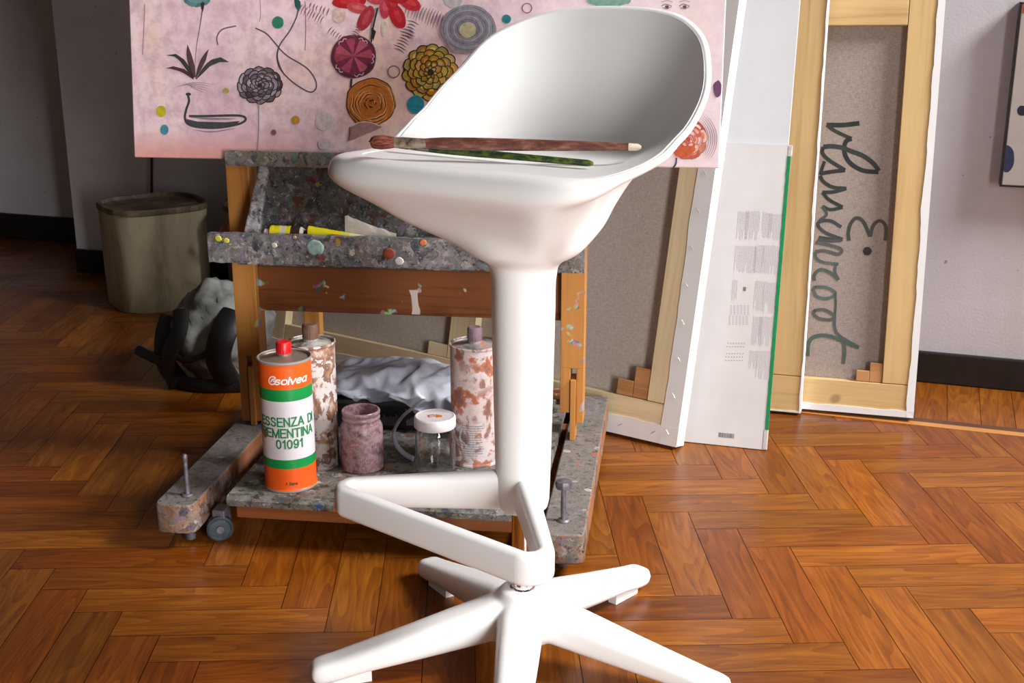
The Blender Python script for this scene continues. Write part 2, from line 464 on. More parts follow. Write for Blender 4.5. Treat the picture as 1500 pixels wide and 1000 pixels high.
# floor: herringbone oak, each block its own face
FA = R(2.05); fx = V((math.cos(FA), math.sin(FA))); fy = V((-math.sin(FA), math.cos(FA)))
HW, HL = .0800, .340
a0 = at_z(1079.7, 774)                      # a joint of the parquet
bm = NB(); uvl = bm.loops.layers.uv.new('grain'); cl = bm.loops.layers.float_color.new('plank')
rnd = random.Random(3)
def clip(poly, f):
    out = []
    for i in range(len(poly)):
        a, b = poly[i], poly[(i + 1) % len(poly)]; fa, fb = f(a), f(b)
        if fa >= 0: out.append(a)
        if fa * fb < 0: out.append(a + (b - a) * (fa / (fa - fb)))
    return out
QB = -.352
def plank(x0, y0, lx, ly, along):
    g = .0006
    c = [(x0 + g, y0 + g), (x0 + lx - g, y0 + g), (x0 + lx - g, y0 + ly - g), (x0 + g, y0 + ly - g)]
    P = [V((a0.x, a0.y)) + fx * a + fy * b for a, b in c]
    ctr = sum(P, V((0, 0))) / 4
    p, q = to_room((ctr.x, ctr.y, 0))
    if p > PR + .3 or p < -4.3 or q < -4.3 or q > .9: return
    P = [w.to_3d() for w in P]
    qlim = QB
    P = clip(P, lambda w: qlim - to_room(w)[1]) if p > PS else clip(P, lambda w: (QL if p > PL else QF) - to_room(w)[1])
    P = clip(P, lambda w: PR - to_room(w)[0]) if len(P) > 2 else P
    if len(P) < 3: return
    f = bm.faces.new([bm.verts.new(w) for w in P])
    rc = (rnd.random(), rnd.random(), rnd.random(), 1); off = (rnd.random() * 40, rnd.random() * 40)
    for lp in f.loops:
        w = lp.vert.co.to_2d() - V((a0.x, a0.y)); u, v = w.dot(fx) - x0, w.dot(fy) - y0
        if along == 1: u, v = v, u
        lp[uvl].uv = (u + off[0], v + off[1]); lp[cl] = rc
for i in range(-60, 60):
    for m in range(-16, 17):
        # rows step right and toward the camera; blocks mirrored in y
        X = i * HW + m * (HL + HW); Y = i * HW + m * (HW - HL)
        if abs(X) > 6 or abs(Y) > 6: continue
        plank(X, -Y - HW, HL, HW, 0)
        plank(X + HL, -(Y + HW), HW, HL, 1)
# boards of the border, square to the wall
k = 0
p = PS - .3
while p < PR:
    pts = [rm(p + .0006, -.30), rm(min(p + .0754, PR), -.30), rm(min(p + .0754, PR), 0), rm(p + .0006, 0)]
    f = bm.faces.new([bm.verts.new(w) for w in pts]); rc = (rnd.random() * .6, .12 + rnd.random() * .4, 0, 1); off = rnd.random() * 30
    for lp, uv in zip(f.loops, ((0, 0), (0, .075), (.3, .075), (.3, 0))): lp[uvl].uv = (uv[0] + off, uv[1] + off); lp[cl] = rc
    p += .076
b = [rm(PLL, QN, -.0015), rm(PR, QN, -.0015), rm(PR, .85, -.0015), rm(PLL, .85, -.0015)]
f = bm.faces.new([bm.verts.new(w) for w in b]); f.material_index = 1
for lp in f.loops: lp[cl] = (.5, .5, .5, 1)
for f in bm.faces:
    f.normal_update()
    if f.normal.z < 0: f.normal_flip()
me = bpy.data.meshes.new('floor'); bm.to_mesh(me); bm.free(); me.materials.append(M['floor']); me.materials.append(M['gap'])
fo = bpy.data.objects.new('floor', me); link(fo); fo['kind'] = 'structure'
for nm, q0, q1, mt in (('trim_1', -.352, -.326, 'border_light'), ('trim_2', -.326, -.300, 'border_dark')):
    bm = NB(); box(bm, (PS - .3, q0, -.001), (PR - .0005, q1, .0004)); o = structure(nm, bm, M[mt], smooth=False); o.matrix_world = MR
# ================================================================== the white bar stool
SX, SY = .016, 1.669
stool = thing('bar_stool', 'white moulded plastic bar stool with scooped backrest and five-legged foot', 'bar stool', (SX, SY, 0))
US = R(SEATROT)
def build_seat():
    v_ = V((math.cos(US), math.sin(US))); u_ = V((math.sin(US), -math.cos(US)))   # v to the sitter's side (right/near), u forward
    N = 96
    ZS = .768
    RA = [-.24, -.22, -.17, -.13, -.06, 0, .04, .08, .12, .2]
    RZ = [.961, .950, .914, .868, .818, .793, .782, .775, .769, .768]
    ang = [2 * PI * i / N for i in range(N)]
    cols = []
    for th in ang:
        ca, sb = math.cos(th), math.sin(th)
        if ca >= 0: A, B, n = .150, .214 + (.046 if sb < 0 else -.012) * sstep(ca, .0, .5), 2.45 + 2.6 * sstep(ca, 0, .45)
        else: A, B, n = .240, .214 + .014 * sstep(-ca, .1, .6), 2.45
        Rm = 1 / ((abs(ca) / A) ** n + (abs(sb) / B) ** n) ** (1 / n)
        a = Rm * ca
        zr = interp(a, RA, RZ)
        zr = max(zr, ZS)
        H = zr - ZS
        k = sstep(H, .004, .036)
        dg = math.degrees(math.atan2(sb, ca))
        k = max(k, .92 * sstep(dg, 34, 84), .92 * sstep(-dg, 72, 92))
        kk = sstep(H, 0, .03)
        t = .0075
        L = lambda f, b: lerp(f, b, k)
        def wall(s, e):   # outer wall of the back at height fraction s
            return (Rm * (L(.80, .50) + L(.2, .5) * math.sqrt(s)) + e, ZS + H * s)
        kn = [(.0450, .580), (.0462, .604), (.0525, .624), (.082, .642),
              (L(.56 * Rm, .40 * Rm) + .012, L(.674, .672)),
              (L(.80 * Rm, .52 * Rm), L(.702, .705)),
              (L(.955 * Rm, .62 * Rm), L(.7225, .742))]
        w1, w2 = wall(.26, t), wall(.66, t)
        kn += [(L(Rm + .0065, w1[0]), L(.738, w1[1] - .013)), (L(Rm + .006, w2[0]), L(.754, w2[1] - .010)),
               (L(Rm - .004, Rm + .0055), L(.7655, zr - .006)), (L(Rm - .022, Rm + .001), L(.7695, zr))]
        # inner face
        iw = []
        for s in (.97, .80, .55, .32, .15, .05):
            r_ = Rm * (.50 + .5 * math.sqrt(s)) - t * .4
            iw.append((L(Rm * (.60 + .25 * s), r_), L(ZS, ZS + H * s)))
        kn += [(L(Rm * .86 - .004, Rm - .004), L(.7690, zr - .003))] + iw + [(Rm * .44, ZS), (Rm * .22, ZS - .001)]
        pts = catmull([(r, z, 0) for r, z in kn], 4)
        cols.append([(p.x, p.y) for p in pts])
    nr = len(cols[0])
    rings = []
    for j in range(nr):
        ring = []
        for i, th in enumerate(ang):
            r, z = cols[i][j]
            d = u_ * (math.cos(th)) + v_ * (math.sin(th))
            ring.append(V((d.x * r, d.y * r, z)))
        rings.append(ring)
    bm = NB()
    vr = loft(bm, rings, cap0=False, cap1=False)
    c = bm.verts.new((0, 0, ZS - .0012))
    last = vr[-1]
    for i in range(N): bm.faces.new((last[i], last[(i + 1) % N], c))
    return obj('seat_shell', bm, M['plastic'], stool, angle=0, subsurf=1)
build_seat()
bm = NB()
prof = [(.0450, .580), (.0450, .56), (.0440, .50), (.0425, .42), (.0408, .34), (.0395, .285), (.0388, .268), (.0365, .2575), (.031, .2525), (.0195, .2515)]
lathe(bm, prof, 64, cap0=False, cap1=True)
obj('stem', bm, M['plastic'], stool, angle=0)
bm = NB(); lathe(bm, [(.0165, .10), (.0165, .262)], 40); lathe(bm, [(.021, .118), (.021, .1235), (.0175, .1255)], 40)
obj('gas_lift', bm, M['chrome'], stool, angle=40, label='chrome gas lift')
# footrest loop
def arc_path(P, rad, seg=8):
    out = [P[0]]
    for a, b, c in zip(P, P[1:], P[2:]):
        d1, d2 = (a - b).normalized(), (c - b).normalized()
        an = d1.angle(d2); off = rad / math.tan(an / 2)
        s, e = b + d1 * off, b + d2 * off
        ctr = b + (d1 + d2).normalized() * (rad / math.sin(an / 2))
        v0, v1 = s - ctr, e - ctr
        for k in range(seg + 1):
            t = k / seg
            w = v0.lerp(v1, t).normalized() * rad
            out.append(ctr + w)
    out.append(P[-1]); return out
fa, fb = at_z(470, 721, .283), at_z(808, 849, .283)
off = V((SX, SY, .283))
A, B = fa - off, fb - off
path = arc_path([V((0, 0, .0)), A, B, V((0, 0, 0))], .021)
# start/end just inside the stem
path[0] = A.normalized() * .022; path[-1] = B.normalized() * .022
def rrect(w, h, r, n=5):
    out = []
    for cx, cy, a0_ in ((w - r, h - r, 0), (-w + r, h - r, 90), (-w + r, -h + r, 180), (w - r, -h + r, 270)):
        for k in range(n + 1):
            a = R(a0_ + 90 * k / n); out.append((cx + r * math.cos(a), cy + r * math.sin(a)))
    return out
sec = rrect(.0115, .0225, .0095)
rings = []
for i, p in enumerate(path):
    t = (path[min(i + 1, len(path) - 1)] - path[max(i - 1, 0)]).normalized()
    nrm = V((t.y, -t.x, 0))
    d = p.length
    hs = 1 + .35 * math.exp(-((d - .022) / .022) ** 2)
    rings.append([p + nrm * x * hs + V((0, 0, .283 + z * hs)) for x, z in sec])
bm = NB(); loft(bm, rings)
obj('footrest', bm, M['plastic'], stool, angle=60)
# star foot: one moulded surface, cut into hub and five legs
LEGS = [R(49.3 + 72 * k) for k in range(5)]
def star():
    bm = NB()
    lathe(bm, [(.050, .046), (.058, .060), (.050, .090), (.040, .112), (.033, .1225), (.028, .1245)], 40)
    for a in LEGS:
        d = V((math.cos(a), math.sin(a), 0)); s = V((-d.y, d.x, 0))
        rings = []
        for r, w, zb, zt in ((.0, .034, .050, .113), (.05, .034, .048, .109), (.11, .0315, .039, .0925), (.176, .028, .029, .074), (.240, .025, .020, .057), (.284, .0235, .0105, .0455), (.306, .0225, .0080, .041), (.317, .019, .010, .037), (.321, .012, .016, .031)):
            hw, hh, zc = w, (zt - zb) / 2, (zt + zb) / 2
            rings.append([d * r + s * x + V((0, 0, zc + z)) for x, z in rrect(hw, hh, min(hw, hh) * .72, 4)])
        loft(bm, rings)
    bmesh.ops.recalc_face_normals(bm, faces=bm.faces[:])
    me = bpy.data.meshes.new('tmp'); bm.to_mesh(me); bm.free()
    o = bpy.data.objects.new('tmp', me); COL.objects.link(o)
    r_ = o.modifiers.new('r', 'REMESH'); r_.mode = 'VOXEL'; r_.voxel_size = .0032; r_.use_smooth_shade = True
    s_ = o.modifiers.new('s', 'SMOOTH'); s_.factor = .5; s_.iterations = 14
    dg = bpy.context.evaluated_depsgraph_get()
    ev = bpy.data.meshes.new_from_object(o.evaluated_get(dg))
    bpy.data.objects.remove(o); bpy.data.meshes.remove(me)
    co = np.empty(len(ev.vertices) * 3); ev.vertices.foreach_get('co', co); co = co.reshape(-1, 3)
    no = np.array([tuple(v.normal) for v in ev.vertices])
    groups = {i: [] for i in range(6)}
    for p in ev.polygons:
        c = p.center
        if math.hypot(c.x, c.y) < .060: g = 5
        else:
            th = math.atan2(c.y, c.x)
            g = min(range(5), key=lambda k: abs((th - LEGS[k] + PI) % (2 * PI) - PI))
        groups[g].append(list(p.vertices))
    res = []
    for g, faces in groups.items():
        ids = sorted({i for f in faces for i in f}); mp = {i: k for k, i in enumerate(ids)}
        m = bpy.data.meshes.new('hub' if g == 5 else 'leg')
        m.from_pydata([tuple(co[i]) for i in ids], [], [[mp[i] for i in f] for f in faces])
        for p in m.polygons: p.use_smooth = True
        m.normals_split_custom_set_from_vertices([tuple(no[i]) for i in ids])
        m.materials.append(M['plastic'])
        ob = bpy.data.objects.new('hub' if g == 5 else 'leg', m); link(ob, stool)
        if g < 5:
            a = LEGS[g]; d = V((math.cos(a), math.sin(a), 0)); s = V((-d.y, d.x, 0))
            bm = NB()
            pts = [(.232, .008), (.288, .0115), (.297, .007), (.297, -.007), (.288, -.0115), (.232, -.008)]
            loft(bm, [[d * r + s * w + V((0, 0, z)) for r, w in pts] for z in (0.0002, .020)])
            obj('glide', bm, M['plastic'], ob, smooth=False)
star()

# ================================================================== two brushes lying on the seat
def along(p0, p1):
    d = (p1 - p0); z = V((0, 0, 1)); x = d.normalized(); y = z.cross(x).normalized(); zz = x.cross(y)
    m = Matrix((x, y, zz)).transposed().to_4x4(); m.translation = p0; return m, d.length
def lathex(bm, prof, n=20, flat=1.0, mi=0):
    rings = [[V((x, r * math.cos(2 * PI * k / n), r * flat * math.sin(2 * PI * k / n))) for k in range(n)] for x, r in prof]
    return loft(bm, rings, mi=mi)
p0, p1 = at_z(543, 208, .7905), at_z(937, 215.5, .7930)
m, Lb = along(p0, p1)
br = thing('paint_brush', 'large round paint brush with red-brown bristles and brown handle on the white seat', 'paint brush', matrix=m)
bristle = NT('hog_bristle', .85, .2)
nz = bristle.noise(bristle.coord('Object', (30, 500, 500)), 1, 3)
bristle.color(bristle.ramp(nz.outputs['Fac'], [(.35, srgb(78, 38, 30)), (.65, srgb(150, 86, 68))])); bristle.bump(nz.outputs['Fac'], .8, .002)
bm = NB()
lathex(bm, [(.0, .003), (.002, .0065), (.007, .0088), (.015, .0098), (.024, .0088), (.033, .0072), (.036, .007)], 28)
for v in bm.verts:
    if v.co.x < .012: v.co.x += .004 * noise.noise(v.co * 500)
obj('bristles', bm, bristle.m, br)
bm = NB(); lathex(bm, [(.034, .0072), (.036, .0076), (.042, .0072), (.044, .0076), (.062, .0066), (.078, .0062)], 24)
fer = NT('smeared_ferrule', .45, .5, .5)
nz = fer.noise(fer.coord(), 90, 4, .6)
fer.color(fer.ramp(nz.outputs['Fac'], [(.35, srgb(92, 74, 60)), (.6, srgb(168, 152, 132))])); obj('ferrule', bm, fer.m, br)
hnd = NT('stained_brown_handle', .45, .45)
nz = hnd.noise(hnd.coord('Object', (40, 120, 120)), 1, 5, .7)
hnd.color(hnd.ramp(nz.outputs['Fac'], [(.3, srgb(62, 34, 28)), (.52, srgb(104, 60, 50)), (.74, srgb(150, 112, 96))]))
bm = NB(); lathex(bm, [(.078, .0066), (.10, .0082), (.14, .0086), (.20, .0080), (.28, .0066), (Lb - .014, .0050)], 20)
obj('handle', bm, hnd.m, br)
bm = NB(); lathex(bm, [(Lb - .014, .0051), (Lb - .002, .0044), (Lb + .002, .002)], 20)
obj('handle_tip', bm, plain('bare_tip', srgb(200, 184, 166), .6, .3, 0, .2, 200), br)
p0, p1 = at_z(588, 214, .7768), at_z(868, 239.5, .7755)
m, Lg = along(p0, p1)
gb = thing('paint_brush', 'thin paint brush with green painted handle lying under the larger brush on the white seat', 'paint brush', matrix=m)
gm = NT('green_smeared_handle', .5, .4)
nz = gm.noise(gm.coord('Object', (60, 160, 160)), 1, 5, .7)
gm.color(gm.ramp(nz.outputs['Fac'], [(.3, srgb(34, 42, 50)), (.46, srgb(44, 70, 40)), (.6, srgb(104, 118, 44)), (.74, srgb(50, 78, 42))]))
bm = NB(); lathex(bm, [(.05, .0050), (.08, .0056), (.13, .0055), (.20, .0046), (Lg - .006, .0042), (Lg, .0026)], 18)
obj('handle', bm, gm.m, gb)
bm = NB(); lathex(bm, [(.012, .0038), (.03, .0046), (.051, .0050)], 18); obj('ferrule', bm, fer.m, gb)
bm = NB(); lathex(bm, [(-.012, .0015), (-.004, .0035), (.013, .0040)], 18); obj('bristles', bm, bristle.m, gb)
# ================================================================== the studio easel
EO = V((-.21, 2.44, 0)); EA = R(-7.5)
ME = Matrix.Translation(EO) @ Matrix.Rotation(EA, 4, 'Z')
def el(x, y, z): return ME @ V((x, y, z))
easel = thing('studio_easel', 'wooden studio easel on castors, caked with dried oil paint, behind the white stool', 'easel', matrix=ME)
def prismz(bm, pts, z0, z1, mi=0):
    loft(bm, [[V((x, y, z)) for x, y in pts] for z in (z0, z1)], mi=mi)
def rail(x, yf, yb, w=.0375):
    pts = [(x + w, yb), (x - w, yb)]
    for k in range(9):
        a = PI + PI * k / 8 * 1.0
        pts.append((x + (w) * (abs(math.cos(a)) ** .45) * (1 if math.cos(a) > 0 else -1), yf + .022 - .022 * abs(math.sin(a)) ** .8))
    bm = NB(); prismz(bm, pts, .036, .092)
    for f in bm.faces:
        f.normal_update()
        f.material_index = 0 if abs(f.normal.z) > .9 else 1
    o = obj('foot_rail', bm, [M['messrail'], M['messend']], easel, angle=50, bevel=.003)
    return o
railL = rail(-.345, -.452, .30); railR = rail(.362, -.482, .25)
for s, x, yb, knob in ((-1, -.335, -.405, False), (1, .358, -.425, True)):
    ro = railL if s < 0 else railR
    bm = NB()
    lathe(bm, [(.0042, -.028), (.0046, .04), (.0040, .068)], 12, c=(x, yb, .09))
    if knob: lathe(bm, [(.006, .062), (.0135, .064), (.0150, .071), (.0135, .077), (.004, .079)], 8, c=(x, yb, .09))
    else: lathe(bm, [(.0035, .066), (.0052, .070), (.0052, .080), (.003, .083)], 10, c=(x, yb, .09))
    lathe(bm, [(.010, .0), (.012, .003), (.009, .006)], 12, c=(x, yb, .09))
    lathe(bm, [(.004, -.085), (.009, -.084), (.010, -.076), (.006, -.072), (.0052, -.05)], 14, c=(x, yb, .0905))
    obj('levelling_bolt', bm, M['bolt'], ro)
wheelm = plain('grey_rubber', srgb(62, 72, 78), .6, .4, 0, .3, 60)
for x, y, a in ((-.283, -.392, 25), (.30, -.40, 10), (-.30, .22, 40), (.31, .22, -20)):
    bm = NB()
    Mw = Matrix.Translation((x, y, .0248)) @ Matrix.Rotation(R(a), 4, 'Z') @ Matrix.Rotation(R(90), 4, 'X')
    vr = lathe(bm, [(.006, -.010), (.012, -.0105), (.013, -.008), (.018, -.0075), (.021, -.0095), (.0245, -.007), (.0245, .007), (.021, .0095), (.018, .0075), (.006, .009)], 28)
    bm.transform(Mw)
    c = obj('castor', bm, wheelm, easel)
    bm = NB(); box(bm, (x - .012, y - .004, .030), (x + .012, y + .03, .060)); obj('castor_fork', bm, M['bolt'], c, smooth=False, bevel=.002)
    bm = NB(); lathe(bm, [(.007, -.0125), (.007, .0125)], 14); bm.transform(Mw); obj('axle', bm, M['bolt'], c)
# rails are joined by a rear bar; the castors hang from it and from the shelf bearers
bm = NB(); box(bm, (-.308, .19, .045), (.325, .235, .115)); obj('rear_bar', bm, M['easelx'], easel, smooth=False, bevel=.002)
bm = NB(); box(bm, (-.24, -.415, .058), (.30, -.385, .0845)); obj('shelf_bearer', bm, M['easelx'], easel, smooth=False, bevel=.002)
bm = NB(); box(bm, (-.302, .05, .052), (.325, .085, .0845)); obj('shelf_bearer', bm, M['easelx'], easel, smooth=False, bevel=.002)
# shelf with a knobbly paint-caked front edge
bm = NB()
xs = [lerp(-.252, .312, i / 60) for i in range(61)]
rings = []
for x in xs:
    j = .004 * noise.noise(V((x * 40, 1, 0))); j2 = .004 * noise.noise(V((x * 55, 7, 0)))
    rings.append([V((x, .18, .085)), V((x, .18, .105)), V((x, -.40, .105)), V((x, -.424 + j, .105 + j2 * .4)), V((x, -.430 + j, .098)), V((x, -.427 + j2, .0855))])
loft(bm, rings)
obj('lower_shelf', bm, M['messshelf'], easel, angle=35)
# posts
def post(x, fork):
    p = None
    bm = NB(); box(bm, (x - .024, -.030, .245), (x + .024, .018, .655))
    if fork:
        box(bm, (x - .024, -.030, .150), (x - .003, .018, .2455)); box(bm, (x + .009, -.030, .128), (x + .024, .018, .2455))
    else:
        box(bm, (x - .024, -.030, .1), (x - .006, .018, .2455)); box(bm, (x + .006, -.030, .1), (x + .024, .018, .2455))
    p = obj('post', bm, M['easelz'], easel, smooth=False, bevel=.0015)
    bm = NB(); box(bm, (x - .0025, -.036, .0925), (x + .0085, .012, .222)); obj('tenon', bm, M['easelz'], p, smooth=False, bevel=.001)
    bm = NB(); bm2 = [V((x - .034, -.006, .165)), V((x - .024, -.006, .165))]
    tube(bm, bm2, .006, 10); obj('pin', bm, M['bolt'], p)
post(-.339, False); post(.338, True)
bm = NB(); box(bm, (-.315, -.014, .340), (.314, .012, .436)); cb = obj('cross_beam', bm, M['easelx'], easel, smooth=False, bevel=.002)
bm = NB()
rings = [[V((x + .0035 * math.sin(z * 90), -.0146, z)), V((x + .014 + .003 * math.sin(z * 130), -.0146, z)), V((x + .014, -.0139, z)), V((x, -.0139, z))] for z in [.343 + .003 * k for k in range(18)] for x in [.005 + (.40 - z) * .06]]
loft(bm, rings); obj('tape_scrap', bm, plain('masking_tape', srgb(205, 190, 178), .7), cb, smooth=False)
bm = NB(); box(bm, (-.300, .235, .045), (-.262, .262, .62)); obj('rear_brace', bm, M['easelz'], easel, smooth=False, bevel=.002)
# tray
bm = NB()
rings = []
for i in range(81):
    x = lerp(-.367, .367, i / 80)
    j = .0022 * noise.noise(V((x * 30, 3, 0))); j2 = .0025 * noise.noise(V((x * 60, 9, 0)))
    rings.append([V((x, -.122, .470)), V((x, -.122, .526 + j)), V((x, -.140 + j2, .5265 + j)), V((x, -.143 - j2, .50)), V((x, -.141 + j, .469 + j2))])
loft(bm, rings)
tray = obj('tray', bm, M['mess'], easel, angle=40)
bm = NB(); box(bm, (-.315, -.1225, .462), (.315, -.031, .474)); obj('tray_floor', bm, M['messdark'], tray, smooth=False)
# blobs of paint on the front board
for px, py, r_, c in ((462, 362, .017, (150, 178, 172)), (402, 359, .006, (205, 196, 186)), (432, 347, .0035, (215, 160, 130)), (570, 371, .012, (150, 70, 55)), (620, 355, .007, (205, 120, 70)), (320, 349, .007, (190, 185, 60)), (332, 352, .006, (196, 190, 80)), (585, 382, .009, (210, 208, 206))):
    w = ME.inverted() @ at_plane(px, py, el(0, -.142, .5), ME.to_3x3() @ V((0, -1, 0)))
    bm = NB()
    rings = []
    for t_, hgt in ((1.0, 0), (.93, .0010), (.75, .0016), (.3, .0013)):
        rings.append([V((w.x + r_ * t_ * math.cos(a) * (1 + .22 * noise.noise(V((math.cos(a) * 2, math.sin(a) * 2, px)))), -.1432 - hgt, w.z + r_ * .88 * t_ * math.sin(a) * (1 + .22 * noise.noise(V((math.cos(a) * 2, math.sin(a) * 2, py)))))) for a in [2 * PI * k / 24 for k in range(24)]])
    loft(bm, rings)
    obj('paint_blob', bm, plain('paint_blob_%d' % px, srgb(*c), .6, .3, 0, .25, 130), tray)
# sloping palette panel between tray and ledge, with its thick left edge
bm = NB()
def slope(x0b, x1b, x0t, x1t, th, mi=0):
    hexa(bm, [(x0b, -.085, .474), (x1b, -.085, .474), (x1b, -.085 + th, .474), (x0b, -.085 + th, .474), (x0t, -.042, .656), (x1t, -.042, .656), (x1t, -.042 + th, .656), (x0t, -.042 + th, .656)], mi)
slope(-.29, .312, -.268, .312, .016)
pn = obj('palette_panel', bm, M['messdark'], easel, smooth=False)
bm = NB(); hexa(bm, [(-.322, -.105, .474), (-.286, -.098, .474), (-.286, -.066, .474), (-.314, -.066, .474), (-.282, -.056, .656), (-.264, -.052, .656), (-.264, -.031, .656), (-.282, -.031, .656)])
obj('panel_edge', bm, M['messedge'], pn, smooth=False, bevel=.004)
# ledge that carries the painting
bm = NB()
rings = []
for i in range(61):
    x = lerp(-.332, .332, i / 60)
    j = .002 * noise.noise(V((x * 45, 4, 0))); j2 = .003 * noise.noise(V((x * 60, 2, 0)))
    rings.append([V((x, -.020, .655)), V((x, -.020, .6595)), V((x, -.0965, .6595)), V((x, -.0965, .682 + j)), V((x, -.110 + j2, .6825 + j)), V((x, -.112 + j2, .668)), V((x, -.110 + j2, .654 + j2))])
loft(bm, rings)
obj('ledge', bm, M['messledge'], easel, angle=40)
bm = NB(); hexa(bm, [(-.03, -.01, .44), (.03, -.01, .44), (.03, .03, .44), (-.03, .03, .44), (-.03, .145, 1.75), (.03, .145, 1.75), (.03, .185, 1.75), (-.03, .185, 1.75)]); obj('mast', bm, M['easelz'], easel, smooth=False, bevel=.002)

# ================================================================== the painting on the ledge
LEAN = R(7)
pbl = ME.inverted() @ at_plane(197, 230, el(0, -.093, .6605), ME.to_3x3() @ V((0, -math.cos(LEAN), math.sin(LEAN))))
pbr = ME.inverted() @ at_plane(1053, 250, el(0, -.093, .6605), ME.to_3x3() @ V((0, -math.cos(LEAN), math.sin(LEAN))))
PX0, PX1 = pbl.x, pbr.x
PWD = PX1 - PX0
MPa = ME @ Matrix.Translation((PX0, -.0935, .6645)) @ Matrix.Rotation(-LEAN, 4, 'X')
PH = 1.0
pa = thing('painting', 'pink floral painting with rosettes and coloured dots propped on the easel ledge', 'painting', matrix=MPa)
bm = NB(); box(bm, (0, 0, 0), (PWD, .022, PH))
pcv = obj('canvas', bm, M['pink'], pa, smooth=False, bevel=.002)
bm = NB()
for a in ((.0, .06, 0, PH), (PWD - .06, PWD, 0, PH), (.06, PWD - .06, 0, .06), (.06, PWD - .06, PH - .06, PH)):
    box(bm, (a[0] + .002, .0225, a[2] + .002), (a[1] - .002, .036, a[3] - .002))
obj('stretcher', bm, M['palex'], pa, smooth=False)
MPi = MPa.inverted(); PN = MPa.to_3x3() @ V((0, -1, 0)); PO = MPa.translation
class Art:
    def __init__(s, toloc, top=-.0003, step=.00001):
        s.bm = NB(); s.cl = s.bm.loops.layers.float_color.new('paint'); s.y = top; s.step = step; s.T = toloc
    def face(s, pts, c):
        try: f = s.bm.faces.new([s.bm.verts.new((p[0], s.y, p[1])) for p in pts])
        except ValueError: return
        for l in f.loops: l[s.cl] = c
    def poly(s, px, c):
        s.y -= s.step; s.face([s.T(*p) for p in px], srgb(*c))
    def disc(s, x, y, rx, ry=None, c=(0, 0, 0), n=20, wob=0, rot=0):
        ry = ry or rx; pts = []
        for k in range(n):
            a = 2 * PI * k / n
            r = 1 + wob * noise.noise(V((math.cos(a) * 1.7 + x, math.sin(a) * 1.7 + y, 0)))
            u, v = rx * r * math.cos(a), ry * r * math.sin(a)
            pts.append((x + u * math.cos(rot) - v * math.sin(rot), y + u * math.sin(rot) + v * math.cos(rot)))
        s.poly(pts, c)
    def line(s, px, w, c, smooth=6, taper=False, closed=False):
        P = catmull([(p[0], p[1], 0) for p in px], smooth, closed) if smooth else [V((p[0], p[1], 0)) for p in px]
        if closed: P = P + [P[0]]
        s.y -= s.step; col = srgb(*c); L_, R_ = [], []
        for i, p in enumerate(P):
            t = P[min(i + 1, len(P) - 1)] - P[max(i - 1, 0)]
            if t.length < 1e-6: t = V((1, 0, 0))
            t.normalize(); nn = V((-t.y, t.x, 0)); ww = w / 2
            if taper: ww *= max(.12, math.sin(PI * min(1, max(0, (i + .4) / len(P))))) if taper == 2 else lerp(1, .2, i / len(P))
            L_.append(p + nn * ww); R_.append(p - nn * ww)
        vl = [s.bm.verts.new((*s._l(p),)) for p in L_]; vr_ = [s.bm.verts.new((*s._l(p),)) for p in R_]
        for i in range(len(P) - 1):
            f = s.bm.faces.new((vl[i], vl[i + 1], vr_[i + 1], vr_[i]))
            for l in f.loops: l[s.cl] = col
    def _l(s, p):
        a = s.T(p.x, p.y); return (a[0], s.y, a[1])
    def out(s, name, parent, mat):
        merge(parent, s.bm, mat)
def toart(x, y):
    w = MPi @ at_plane(x, y, PO, PN); return (max(.002, min(PWD - .002, w.x)), w.z)
A_ = Art(toart)
rr = random.Random(11)
def vary(c, a=22):
    k = rr.randint(-a, a); return tuple(max(0, min(255, x + k + rr.randint(-5, 5))) for x in c)
def rosette(x, y, rx, ry, cols, edge, rings=5, petals=11, ctr=None, line=1.4):
    A_.y = -.0004
    A_.disc(x, y, rx + 1.5, ry + 1.5, edge, 26, .12)
    for k in range(rings):
        f = 1 - k / rings
        n = max(4, int(petals * (.45 + .55 * f)))
        o_ = rr.random()
        for i in range(n):
            a = 2 * PI * (i + o_) / n; d = f - .5 / rings * 1.0
            s_ = 1.25 * PI * max(d, .12) / n
            px, py = x + rx * d * .93 * math.cos(a), y + ry * d * .93 * math.sin(a)
            A_.disc(px, py, rx * s_ * 1.0 + line, rx * .26 * (.5 + .5 * f) + line, edge, 12, .15, a + PI / 2)
            A_.disc(px, py, rx * s_, rx * .25 * (.5 + .5 * f), vary(rr.choice(cols)), 12, .2, a + PI / 2)
            A_.disc(px + .4, py - .8, rx * s_ * .55, rx * .12 * (.5 + .5 * f), vary(tuple(min(255, c + 26) for c in rr.choice(cols)), 12), 9, .2, a + PI / 2)
    A_.disc(x, y, rx * .13, ry * .13, ctr or edge, 10, .2)
# soft background hatching around the red flower and the right edge
for (hx, hy, ang_, n, sp_, ln, c) in ((458, 22, -62, 9, 5, 15, (150, 100, 108)), (498, 55, -55, 8, 5, 13, (158, 110, 122)), (590, 62, 25, 8, 5, 22, (96, 62, 70)), (622, 22, -70, 12, 5, 24, (176, 138, 152)), (600, 46, 20, 6, 5, 18, (110, 72, 84)), (520, 52, 30, 6, 4, 12, (140, 92, 104)), (470, 14, -70, 6, 6, 12, (120, 80, 88)), (650, 30, -75, 7, 5, 18, (170, 130, 150))):
    a = R(ang_); dx, dy = math.cos(a), math.sin(a)
    for i in range(n):
        ox, oy = hx + (-dy) * (i - n / 2) * sp_ * .9, hy + dx * (i - n / 2) * sp_ * .9
        if oy < -30: continue
        l2 = ln * (.7 + .5 * rr.random()) / 2
        A_.line([(ox - dx * l2, oy - dy * l2), (ox + rr.uniform(-1, 1), oy - 1.5), (ox + dx * l2, oy + dy * l2)], 1.5, vary(c, 14), 4, 2)
